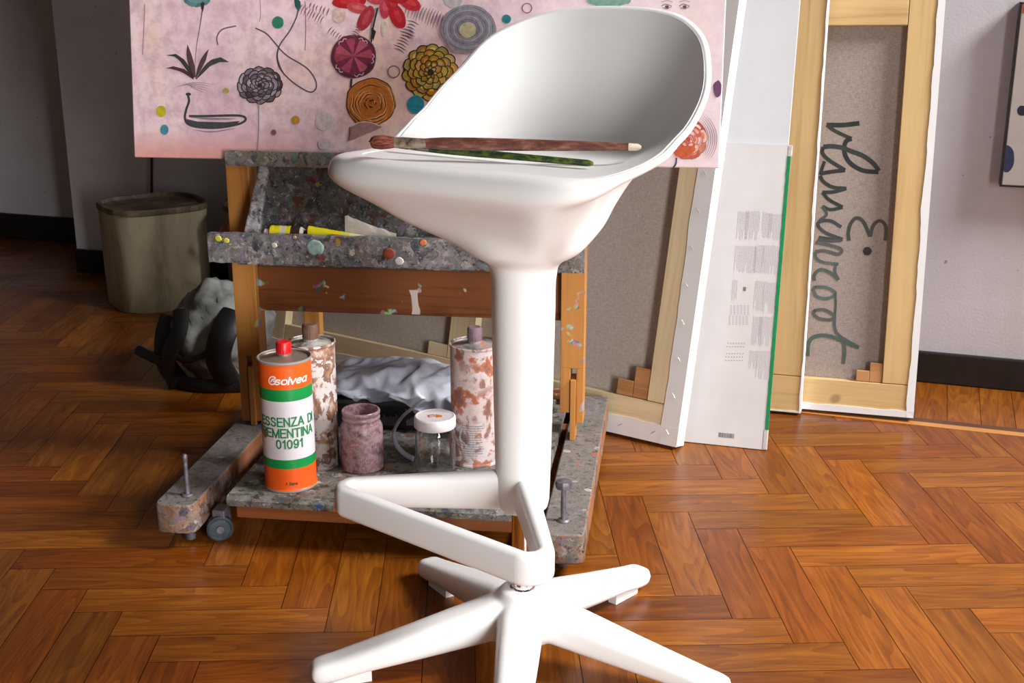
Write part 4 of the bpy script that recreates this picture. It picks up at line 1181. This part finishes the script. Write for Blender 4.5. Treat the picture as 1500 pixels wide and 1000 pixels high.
GLY = {
 'E': (.56, [[(.56, 1), (0, 1)], [(0, 1), (0, 0)], [(0, 0), (.56, 0)], [(0, .53), (.50, .53)]]),
 'S': (.60, [('c', [(.57, .76), (.50, .94), (.30, 1), (.10, .93), (.05, .75), (.14, .59), (.31, .52), (.50, .44), (.58, .26), (.50, .07), (.30, 0), (.09, .06), (.02, .25)])]),
 'N': (.62, [[(0, 0), (0, 1)], [(0, 1), (.62, 0)], [(.62, 0), (.62, 1)]]),
 'Z': (.60, [[(.03, 1), (.58, 1)], [(.58, 1), (.01, 0)], [(.01, 0), (.60, 0)]]),
 'A': (.68, [[(0, 0), (.34, 1)], [(.34, 1), (.68, 0)], [(.12, .33), (.56, .33)]]),
 'D': (.62, [[(0, 0), (0, 1)], ('c', [(0, 1), (.28, 1), (.50, .89), (.61, .62), (.61, .38), (.50, .11), (.28, 0), (0, 0)])]),
 'I': (.0, [[(0, 0), (0, 1)]]),
 'T': (.62, [[(0, 1), (.62, 1)], [(.31, 1), (.31, 0)]]),
 'R': (.60, [[(0, 0), (0, 1)], ('c', [(0, 1), (.36, 1), (.54, .92), (.58, .75), (.54, .58), (.36, .51), (0, .51)]), [(.32, .51), (.60, 0)]]),
 'M': (.78, [[(0, 0), (0, 1)], [(0, 1), (.39, 0)], [(.39, 0), (.78, 1)], [(.78, 1), (.78, 0)]]),
 '0': (.54, [('c', [(.27, 1), (.08, .86), (.01, .5), (.08, .14), (.27, 0), (.46, .14), (.53, .5), (.46, .86), (.27, 1)])]),
 '1': (.30, [[(.02, .76), (.24, .98)], [(.24, 1), (.24, 0)]]),
 '9': (.54, [('c', [(.51, .66), (.42, .44), (.25, .38), (.07, .48), (.02, .69), (.09, .91), (.27, 1), (.45, .9), (.53, .6), (.47, .2), (.30, .01), (.12, .05), (.04, .2)])]),
 's': (.62, [('c', [(.60, .58), (.40, .68), (.14, .65), (.06, .52), (.20, .40), (.48, .32), (.58, .17), (.44, .02), (.18, .0), (.0, .10)])]),
 'o': (.66, [('c', [(.34, .68), (.08, .60), (.0, .34), (.08, .08), (.34, 0), (.58, .08), (.66, .34), (.58, .60), (.34, .68)])]),
 'l': (.02, [[(.01, 0), (.01, .98)]]),
 'v': (.60, [[(0, .68), (.30, 0)], [(.30, 0), (.60, .68)]]),
 'e': (.64, [('c', [(.04, .35), (.62, .37), (.56, .60), (.33, .69), (.08, .58), (.0, .33), (.10, .07), (.34, 0), (.58, .10)])]),
 'a': (.62, [('c', [(.60, .50), (.48, .66), (.26, .68), (.06, .56), (.0, .32), (.08, .08), (.28, 0), (.48, .06), (.60, .22)]), [(.62, .68), (.62, 0)]]),
 'G': (1.0, [('c', [(.92, .86), (.60, 1.02), (.22, .92), (.02, .56), (.10, .16), (.42, -.02), (.78, .08), (.94, .40), (.62, .44)]), ('c', [(.30, .30), (.50, .64), (.86, .72)])]),
 ' ': (.28, [])}
def lettering(txt, size, r, zc, ang, mat, parent, name, weight=.175, gap=.24, shear=0., sx=1.0):
    bm = NB(); x = 0; segs = []
    for ch in txt:
        w, st = GLY[ch]
        for g in st:
            pts = catmull([(a, b, 0) for a, b in g[1]], 5) if g[0] == 'c' else [V((*g[0], 0)), V((*g[1], 0))]
            for k, (a, b) in enumerate(zip(pts, pts[1:])): segs.append((a.x + x, a.y, b.x + x, b.y, g[0] != 'c' or k in (0, len(pts) - 2)))
        x += w + gap
    W_ = x - gap; lev = 0
    for x0, y0, x1, y1, ends in segs:
        d = V((x1 - x0, y1 - y0)); L_ = d.length
        if L_ < 1e-5: continue
        d /= L_; n_ = V((-d.y, d.x)) * weight / 2; e = weight * (.5 if ends and L_ > .2 else .22)
        a = V((x0, y0)) - d * e; b = V((x1, y1)) + d * e; lev = (lev + 1) % 40
        N_ = max(1, int(L_ / .2)); prev = None
        for k in range(N_ + 1):
            c = a.lerp(b, k / N_); pr = []
            for q in (c + n_, c - n_):
                an = ang + ((q.x - W_ / 2 + shear * (q.y - .5)) * size * sx) / r
                rr_ = r + lev * 3e-6
                pr.append(bm.verts.new((rr_ * math.cos(an), rr_ * math.sin(an), zc + (q.y - .5) * size)))
            if prev: bm.faces.new((prev[0], prev[1], pr[1], pr[0]))
            prev = pr
    return obj(name, bm, mat, parent, smooth=False)
HT = .0152
lettering('ESSENZA DI', HT, rt, HCN * .552, face - .02, gtext, body, 'label_text')
lettering('TREMENTINA', HT, rt, HCN * .466, face - .16, gtext, body, 'label_text')
lettering('01091', HT, rt, HCN * .382, face + .03, gtext, body, 'label_text')
lettering('G', .0140, rt, HCN * .868, face - .50, wtext, body, 'logo_emblem', .17, 0, .15)
lettering('solvea', .0125, rt, HCN * .866, face + .24, wtext, body, 'logo_text', .20, .22, .22, 1.12)
wraptext('1 litro', .0085, rt, HCN * .072, face + .02, ktext, body, 'label_text', 0, 1, .0002)
# oil mark on the label
bm = NB(); pts = []
for k in range(16):
    a = 2 * PI * k / 16; u, w_ = .0052 * math.cos(a), .0085 * math.sin(a); an = face - 1.02 + u / rt
    pts.append(V((rt * math.cos(an), rt * math.sin(an), HCN * .445 + w_)))
bm.faces.new([bm.verts.new(q) for q in pts]); obj('paint_mark', bm, plain('red_brown_smear', srgb(160, 84, 60), .5), body, smooth=False)

def splat_can(name, stops, scale=18, seed=0, zb=None, grime=False):
    t = NT(name, .45, .5)
    n1 = t.noise(t.coord('Object', (1, 1, .8), (seed, 0, 0)), scale, 6, .6, .25)
    f = n1.outputs['Fac']
    if zb:
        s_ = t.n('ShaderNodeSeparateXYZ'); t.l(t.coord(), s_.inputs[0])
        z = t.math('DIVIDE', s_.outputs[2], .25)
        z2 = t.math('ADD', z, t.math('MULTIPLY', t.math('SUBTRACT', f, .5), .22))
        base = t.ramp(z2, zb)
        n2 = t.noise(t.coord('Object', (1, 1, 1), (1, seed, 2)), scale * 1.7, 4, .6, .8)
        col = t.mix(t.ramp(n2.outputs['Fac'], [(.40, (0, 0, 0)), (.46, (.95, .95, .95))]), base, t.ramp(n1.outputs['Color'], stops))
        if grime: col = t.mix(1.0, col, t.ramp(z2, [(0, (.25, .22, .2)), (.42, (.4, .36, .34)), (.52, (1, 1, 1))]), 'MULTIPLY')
    else: col = t.ramp(f, stops)
    t.color(col); t.bump(f, .4, .002); return t.m
BRN, LBR, DK = srgb(112, 72, 52), srgb(176, 132, 104), srgb(62, 44, 36)
p = ground(464, 678)
c2 = thing('solvent_can', 'tall metal can splashed with brown paint behind the orange and green can', 'can', (p.x, p.y, ZSH))
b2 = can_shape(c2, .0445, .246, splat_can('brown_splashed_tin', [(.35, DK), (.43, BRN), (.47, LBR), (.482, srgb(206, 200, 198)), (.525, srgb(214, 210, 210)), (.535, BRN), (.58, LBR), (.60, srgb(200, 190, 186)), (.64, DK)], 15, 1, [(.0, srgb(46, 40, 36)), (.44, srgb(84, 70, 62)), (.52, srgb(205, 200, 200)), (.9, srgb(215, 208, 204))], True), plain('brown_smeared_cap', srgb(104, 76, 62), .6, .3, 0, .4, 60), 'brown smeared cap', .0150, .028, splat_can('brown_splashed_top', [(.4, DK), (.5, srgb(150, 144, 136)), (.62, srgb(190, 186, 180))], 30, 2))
p = ground(697, 672)
c3 = thing('solvent_can', 'tall metal can smeared with white and orange paint, half hidden behind the stool stem', 'can', (p.x, p.y, ZSH))
b3 = can_shape(c3, .0475, .236, splat_can('orange_splashed_tin', [(.37, srgb(84, 58, 54)), (.45, srgb(140, 98, 88)), (.475, srgb(190, 172, 170)), (.525, srgb(196, 184, 182)), (.545, srgb(176, 100, 70)), (.60, srgb(112, 78, 72))], 17, 4, [(.0, srgb(170, 166, 168)), (.30, srgb(196, 190, 192)), (.40, srgb(150, 110, 104)), (.46, srgb(206, 108, 66)), (.54, srgb(196, 100, 66)), (.60, srgb(150, 118, 106)), (.72, srgb(206, 192, 188)), (.84, srgb(150, 120, 108)), (.93, srgb(96, 100, 98))]), plain('mauve_cap', srgb(118, 96, 104), .6, .3, 0, .2, 60), 'mauve screw cap', .0138, .026, splat_can('smeared_top', [(.4, srgb(92, 86, 84)), (.55, srgb(150, 144, 142)), (.66, srgb(190, 110, 80))], 26, 6))
bm = NB(); rr = random.Random(9); fc3 = math.atan2(-p.y, -p.x)
for row in range(14):
    z = .024 + row * .0046; a = fc3 - .55
    while a < fc3 + .25 - (.2 if row % 5 == 0 else 0):
        w = rr.uniform(.03, .12)
        r_ = .0475 + .0002
        v = [bm.verts.new((r_ * math.cos(q), r_ * math.sin(q), zz_)) for q, zz_ in ((a, z), (a + w, z), (a + w, z + .0016), (a, z + .0016))]
        bm.faces.new(v); a += w + .02
obj('label_print', bm, plain('small_grey_print', srgb(128, 122, 126), .7), b3, smooth=False)
# jars
def jar_prof(r, h, lip=True):
    out = [(r - .004, 0), (r - .001, .001), (r, .004), (r, h * .70), (r - .002, h * .76), (r - .006, h * .81), (r - .0065, h * .84)]
    if lip: out += [(r - .0045, h * .86), (r - .0045, h * .885), (r - .006, h * .90), (r - .006, h * .93), (r - .0042, h * .945), (r - .0042, h * .985), (r - .0055, h), (r - .0085, h), (r - .009, h * .97)]
    return out
p = ground(531.5, 683)
j1 = thing('glass_jar', 'open glass jar coated with mauve dried paint on the easel shelf', 'jar', (p.x, p.y, ZSH))
jm = NT('mauve_caked_glass', .22, .5)
n1 = jm.noise(jm.coord(), 34, 8, .72, .15)
jm.color(jm.ramp(n1.outputs['Fac'], [(.34, srgb(70, 48, 50)), (.44, srgb(128, 98, 104)), (.52, srgb(158, 132, 138)), (.58, srgb(132, 92, 92)), (.68, srgb(176, 156, 160))])); jm.bump(n1.outputs['Fac'], .4, .002)
RJ, HJ = .0405, .116
bm = NB(); pr = jar_prof(RJ, HJ) + [(RJ - .0085, HJ * .80), (RJ - .004, HJ * .72), (RJ - .004, HJ * .62)]
lathe(bm, pr, 48, cap1=False); jg = obj('jar_body', bm, jm.m, j1, angle=50)
bm = NB()
lathe(bm, [(RJ - .0042, HJ * .66), (RJ - .02, HJ * .665), (.004, HJ * .67)], 40); obj('paint_residue', bm, plain('grey_mauve_paint', srgb(150, 132, 134), .4, .5, 0, .25, 70), j1)
p = ground(638.5, 689)
j2 = thing('glass_jar', 'clear glass jar with white screw lid on the easel shelf', 'jar', (p.x, p.y, ZSH))
gl = NT('clear_glass', .03, .5); gl.p.inputs['Transmission Weight'].default_value = 1.0; gl.p.inputs['IOR'].default_value = 1.45; gl.color((.95, .98, .97, 1))
RL, HL2 = .0380, .100
bm = NB()
pr = [(.002, .0006), (RJ - .006, .0005), (RL - .001, .002), (RL, .005), (RL, HL2 * .80), (RL - .003, HL2 * .88), (RL - .005, HL2 * .92), (RL - .005, HL2), (RL - .0072, HL2), (RL - .0072, HL2 * .92), (RL - .0048, HL2 * .86), (RL - .0024, HL2 * .79), (RL - .0024, .007), (RL - .006, .005), (.002, .0045)]
lathe(bm, pr, 48); obj('jar_body', bm, gl.m, j2, angle=50)
bm = NB()
lathe(bm, [(RL - .0045, HL2 * .905), (RL + .0006, HL2 * .90), (RL + .0016, HL2 * .915), (RL + .0014, HL2 + .008), (RL, HL2 + .0105), (RL - .002, HL2 + .0115), (RL - .004, HL2 + .0105), (RL - .007, HL2 + .0100), (.003, HL2 + .0102)], 48)
lid = obj('lid', bm, plain('white_enamel', srgb(214, 208, 210), .35, .5, 0, .06, 60), j2, angle=45, label='white screw lid')
A2 = Art(lambda x, y: (x, y)); bm = NB(); cl_ = bm.loops.layers.float_color.new('paint')
for pts, c in (([(-.015, .004), (-.002, .009), (.0, -.004), (-.012, -.009)], (196, 104, 84)), ([(.0, .008), (.013, .004), (.014, -.006), (.002, -.009)], (226, 120, 40)), ([(-.010, .0), (-.003, .004), (-.002, -.004), (-.009, -.005)], (226, 204, 200))):
    f = bm.faces.new([bm.verts.new((x, y, HL2 + .01035 + .0001 * (c[0] == 226))) for x, y in pts])
    for l in f.loops: l[cl_] = srgb(*c)
obj('lid_mark', bm, M['oil'], lid, smooth=False, label='orange printed mark')
# dark box with magazine-like spine and the plastic bag slumped over it
p = el(.005, .02, ZSH)
MB_ = Matrix.Translation(p) @ Matrix.Rotation(EA, 4, 'Z')
bx = thing('storage_box', 'low black box with small white print standing behind the two jars on the easel shelf', 'box', matrix=MB_)
bm = NB(); box(bm, (-.165, -.075, .0), (.15, .11, .052)); bb = obj('box_body', bm, M['black'], bx, smooth=False, bevel=.003)
bm = NB(); box(bm, (-.168, -.078, .0525), (.153, .113, .062)); obj('lid', bm, plain('dark_grey_board', srgb(60, 58, 60), .6), bx, smooth=False, bevel=.002)
bm = NB(); rr = random.Random(2)
for (xa, xb, za, zb_) in ((-.06, -.022, .010, .034), (-.006, .028, .040, .050), (-.005, .02, .012, .03)):
    x = xa
    while x < xb:
        box(bm, (x, -.0785, za), (x + .0012, -.0748, zb_ - rr.random() * .008)); x += .0030
obj('printed_text', bm, plain('grey_white_print', srgb(120, 120, 122), .7), bb, smooth=False)
bagm = NT('thin_grey_polythene', .34, .5)
n1 = bagm.noise(bagm.coord(), 14, 4); bagm.color(bagm.ramp(n1.outputs['Fac'], [(.35, srgb(160, 164, 180)), (.65, srgb(210, 214, 226))]))
bagm.p.inputs['Transmission Weight'].default_value = .12
bag = thing('plastic_bag', 'crumpled translucent grey plastic bag slumped over the black box behind the jars', 'bag', matrix=MB_ @ Matrix.Translation((0, 0, .0625)))
bm = NB(); NX, NY = 70, 40
def ridge(p, s): return 1 - abs(noise.noise(p * s)) * 2
rows = []
for j in range(NY + 1):
    row = []
    for i in range(NX + 1):
        u, v = i / NX, j / NY
        x = lerp(-.205, .165, u) + .012 * noise.noise(V((u * 5, v * 5, 1)))
        hump = (math.sin(PI * min(1, max(0, u))) ** .35)
        if v < .38:      # front skirt hanging over the box
            q = v / .38
            y = -.088 - .012 * math.sin(q * 3) + .02 * noise.noise(V((u * 7, q * 2, 3)))
            low = lerp(.014, -.044, sstep(u, .40, .68)) + .012 * math.sin(u * 13)
            z = lerp(low + .012 * noise.noise(V((u * 12, 0, 7))), .024 * hump + .004, q)
        else:
            q = (v - .38) / .62
            y = lerp(-.090, .12, q)
            z = hump * (.026 + .026 * math.sin(PI * min(1, q * 1.05)) ** .8) * (1 if q < .85 else (1 - q) / .15 * .8 + .2) * (.70 + .42 * (1 - u)) + .004
        pnt = V((x * 1.0, y, z))
        r1 = ridge(V((u * 3.2 + .7 * v, v * 3.0, .3)), 1.6); r2 = ridge(V((u * 6 - v * 2, v * 5, 4.1)), 1.7)
        z += .012 * (r1 - .5) + .010 * (r2 - .5); y -= .012 * (r1 - .5)
        row.append(bm.verts.new((x, y, max(z, .003 if v > .38 else -.03))))
    rows.append(row)
for a, b in zip(rows, rows[1:]):
    for i in range(NX): bm.faces.new((a[i], a[i + 1], b[i + 1], b[i]))
bo = obj('bag_film', bm, bagm.m, bag, angle=0)
so = bo.modifiers.new('thick', 'SOLIDIFY'); so.thickness = .0012; so.offset = 1
bo.modifiers.new('sub', 'SUBSURF').render_levels = 1
MBi = (MB_ @ Matrix.Translation((0, 0, .0625))).inverted()
hp = [MBi @ at_y(x, y, Y) for x, y, Y in ((622, 585, 2.30), (606, 596, 2.285), (588, 612, 2.27), (577, 632, 2.255), (580, 650, 2.235), (592, 664, 2.215), (606, 672, 2.20))]
bm = NB(); tube(bm, catmull(hp, 6), .0052, 8, flat=.35); obj('bag_handle', bm, bagm.m, bag)
# ================================================================== tubes and tissue in the tray
def tube_of_paint(x0, x1, label, bands, y=-.1035, tail=None):
    m = ME @ Matrix.Translation((x0, y, .4745)); L = x1 - x0
    t = thing('paint_tube', label, 'paint tube', matrix=m)
    ym = NT('yellow_tube_' + str(round(x0, 2)), .35, .5); s_ = ym.n('ShaderNodeSeparateXYZ'); ym.l(ym.coord(), s_.inputs[0])
    q = ym.math('DIVIDE', s_.outputs[0], L); ym.color(ym.ramp(q, bands, 'CONSTANT'))
    bm = NB(); rings = []
    for i in range(41):
        s = i / 40; rx = .0145 if tail is None else .0115; rz = lerp(.0165, .0165 if tail is None else .004, s)
        if tail is None: rz = .0165 * (1 - .75 * sstep(s, .75, 1)); rx = .0145 * (1 + .15 * sstep(s, .75, 1))
        rz *= 1 + .05 * noise.noise(V((s * 14, x0, 0)))
        zc = tail[0] * s + .049 if tail else .047
        rings.append([V((L * s, rx * math.cos(a), zc + rz * math.sin(a))) for a in [2 * PI * k / 20 for k in range(20)]])
    loft(bm, rings); return obj('tube_body', bm, ym.m, t, angle=50), t
xa = (ME.inverted() @ at_plane(397, 336, el(0, -.105, .5), ME.to_3x3() @ V((0, -1, 0)))).x
xb = (ME.inverted() @ at_plane(452, 342, el(0, -.105, .5), ME.to_3x3() @ V((0, -1, 0)))).x
xc = (ME.inverted() @ at_plane(545, 344, el(0, -.105, .5), ME.to_3x3() @ V((0, -1, 0)))).x
YL, BK, WHT = srgb(214, 200, 30), srgb(52, 40, 34), srgb(190, 186, 178)
tb, tt = tube_of_paint(xa, xb, 'fat yellow paint tube with dark and white label bands lying in the paint-caked easel tray', [(0, YL), (.28, WHT), (.42, YL), (.55, BK), (.80, WHT), (.90, BK)])
bm = NB(); bm_m = Matrix.Rotation(R(-90), 4, 'Y'); lathe(bm, [(.006, 0), (.007, .001), (.0095, .004), (.0095, .012), (.007, .014)], 18); bm.transform(Matrix.Translation((-.0, 0, .047)) @ bm_m); obj('cap', bm, plain('pinkish_cap', srgb(214, 190, 186), .5), tt)
tube_of_paint(xb + .002, xc, 'squeezed yellow paint tube with pale flattened tail beside the fatter tube', [(0, YL), (.52, srgb(206, 198, 90)), (.66, srgb(214, 208, 160)), (.82, srgb(200, 194, 176))], y=-.108, tail=(-.006,))
w0 = ME.inverted() @ at_plane(503, 330, el(0, -.105, .5), ME.to_3x3() @ V((0, -1, 0))); w1 = ME.inverted() @ at_plane(574, 345, el(0, -.105, .5), ME.to_3x3() @ V((0, -1, 0)))
bm = NB(); n = 18; rows = []
for j in range(9):
    row = []
    for i in range(n + 1):
        u, v = i / n, j / 8
        x = lerp(w0.x, w1.x + .005, u); y = -.0955 + .0105 * v
        pk = lerp(.562, .526, u ** .8) if u > .05 else .556
        z = lerp(.4765, pk, math.sin(PI * min(1, .15 + v * .75)) ** .6) + .006 * noise.noise(V((u * 6, v * 4, 2)))
        row.append(bm.verts.new((x, y, max(.4765, z))))
    rows.append(row)
for a, b in zip(rows, rows[1:]):
    for i in range(n): bm.faces.new((a[i], a[i + 1], b[i + 1], b[i]))
o = obj('tissue', bm, plain('soiled_tissue', srgb(206, 196, 188), .8, .2, 0, .12, 50), None, smooth=False); o.matrix_world = ME
s_ = o.modifiers.new('thick', 'SOLIDIFY'); s_.thickness = .001
tag(o, 'crumpled off-white tissue lying right of the yellow tubes in the easel tray', 'tissue')

# ================================================================== the dark corner at the left
def bucketm(name, a, b, c):
    t = NT(name, .6, .35); n1 = t.noise(t.coord('Object', (1, 1, .35)), 9, 6, .65, .6)
    t.color(t.ramp(n1.outputs['Fac'], [(.3, a), (.5, b), (.72, c)])); t.bump(n1.outputs['Fac'], .5, .004); return t.m
def bucket(x, y, r, h, rot, label, mat, txt=None):
    t = thing('paint_bucket', label, 'bucket', (x, y, 0), R(rot))
    def ring(rr_, z, e=.62, j=0): return [V(((abs(math.cos(a)) ** e * (1 if math.cos(a) > 0 else -1)) * rr_, (abs(math.sin(a)) ** e * (1 if math.sin(a) > 0 else -1)) * rr_, z + j * noise.noise(V((math.cos(a) * 2, math.sin(a) * 2, z))))) for a in [2 * PI * k / 48 for k in range(48)]]
    bm = NB(); loft(bm, [ring(r * .93, .0), ring(r * .95, .004), ring(r * .965, h * .3, j=.006), ring(r * .975, h * .6, j=.006), ring(r * .985, h * .9), ring(r * .985, h - .004), ring(r * .95, h - .004), ring(r * .93, h * .5), ring(r * .86, h * .45)])
    b = obj('bucket_body', bm, mat, t, angle=40)
    bm = NB(); loft(bm, [ring(r * .99, h - .014), ring(r * 1.012, h - .013), ring(r * 1.015, h - .003), ring(r * .995, h + .004, j=.0), ring(r * .93, h + .003), ring(r * .90, h - .008), ring(r * .2, h - .008)])
    obj('rim_lid', bm, bucketm('grimy_lid_' + str(rot), srgb(60, 50, 40), srgb(96, 82, 66), srgb(150, 136, 112)), t, angle=40)
    return t, b
p1 = at_z(237, 438); 
bucket(p1.x, p1.y - .02, .158, .322, 32, 'tall off-white paint bucket with grimy rim and drips standing by the dark wall at left', bucketm('offwhite_drips', srgb(132, 122, 98), srgb(176, 166, 138), srgb(196, 186, 158)))
p2 = at_z(394, 440)
t2, b2_ = bucket(p2.x, p2.y - .02, .120, .325, 8, 'grey paint bucket with red painted lettering half hidden behind the easel post', bucketm('grey_drips', srgb(92, 82, 68), srgb(132, 120, 100), srgb(150, 138, 116)))
redp = plain('red_brush_letters', srgb(150, 40, 34), .6)
BW = Matrix.Translation((p2.x, p2.y - .02, 0)) @ Matrix.Rotation(R(8), 4, 'Z')
bm = NB()
for st in ([(322, 342), (326, 328), (330, 340), (334, 328), (337, 341)], [(341, 340), (346, 334), (349, 341), (348, 334)], [(352, 341), (353, 334), (357, 334)]):
    pts = [BW.inverted() @ at_y(x, y, p2.y - .02 - .120) for x, y in st]
    tube(bm, [V((q.x, -.1185, q.z)) for q in pts], .004, 6)
obj('red_lettering', bm, redp, b2_)
# bag with black straps
p3 = at_z(318, 566)
t = thing('duffel_bag', 'lumpy grey bag with black straps on the floor left of the easel post', 'bag', (p3.x, p3.y + .10, 0), R(-12))
bm = NB(); bmesh.ops.create_uvsphere(bm, u_segments=48, v_segments=28, radius=1)
for v in bm.verts:
    c = v.co.copy(); k = 1 + .16 * noise.noise(c * 2.1) + .10 * (1 - abs(noise.noise(c * 4.3)) * 2) - .05
    v.co = V((.125 * c.x * k, .14 * c.y * k, .125 + .128 * c.z * k)); v.co.z = max(.001, v.co.z)
gb_ = NT('grey_nylon', .55, .4); n1 = gb_.noise(gb_.coord(), 12, 5); gb_.color(gb_.ramp(n1.outputs['Fac'], [(.35, srgb(104, 106, 104)), (.65, srgb(158, 160, 156))])); gb_.bump(n1.outputs['Fac'], .4, .004)
obj('bag_body', bm, gb_.m, t, angle=0)
for nm, pts, r_ in (('strap', [(-.115, -.06, .17), (-.122, -.085, .12), (-.11, -.11, .06), (-.06, -.14, .02)], .026), ('strap', [(-.05, -.12, .205), (-.045, -.152, .155), (-.075, -.152, .10), (-.09, -.14, .05)], .022), ('strap', [(.085, -.10, .20), (.07, -.145, .155), (.055, -.15, .09), (.075, -.14, .03)], .034), ('strap', [(-.09, -.145, .11), (-.03, -.158, .085), (.05, -.155, .115)], .008), ('base_pad', [(-.10, -.12, .02), (.0, -.15, .016), (.10, -.13, .02)], .020)):
    bm = NB(); tube(bm, catmull(pts, 6), r_, 10, flat=.45, up=(0, -1, 0)); obj(nm, bm, M['black'], t)
bm = NB(); tube(bm, [V((-.19, -.10, .085)), V((-.13, -.12, .070)), V((-.08, -.135, .062))], .013, 12); obj('handle', bm, M['black'], t)

# thin cable on the left wall, running up behind the painting
qa = at_plane(222, 300, rm(0, QL - .004), nwall); qb = at_plane(221, 60, rm(0, QL - .004), nwall)
bm = NB(); tube(bm, [qa, (qa + qb) / 2 + V((.003, 0, 0)), qb], .0045, 8)
tag(obj('cable', bm, M['black']), 'thin dark cable hanging on the shadowed wall above the off-white bucket', 'cable')
# ------------------------------------------------------------------ view
SC.view_settings.view_transform = 'Standard'
SC.view_settings.look = 'None'
SC.view_settings.gamma = 1
SC.view_settings.use_curve_mapping = False
SC.view_settings.exposure = EXPOSURE
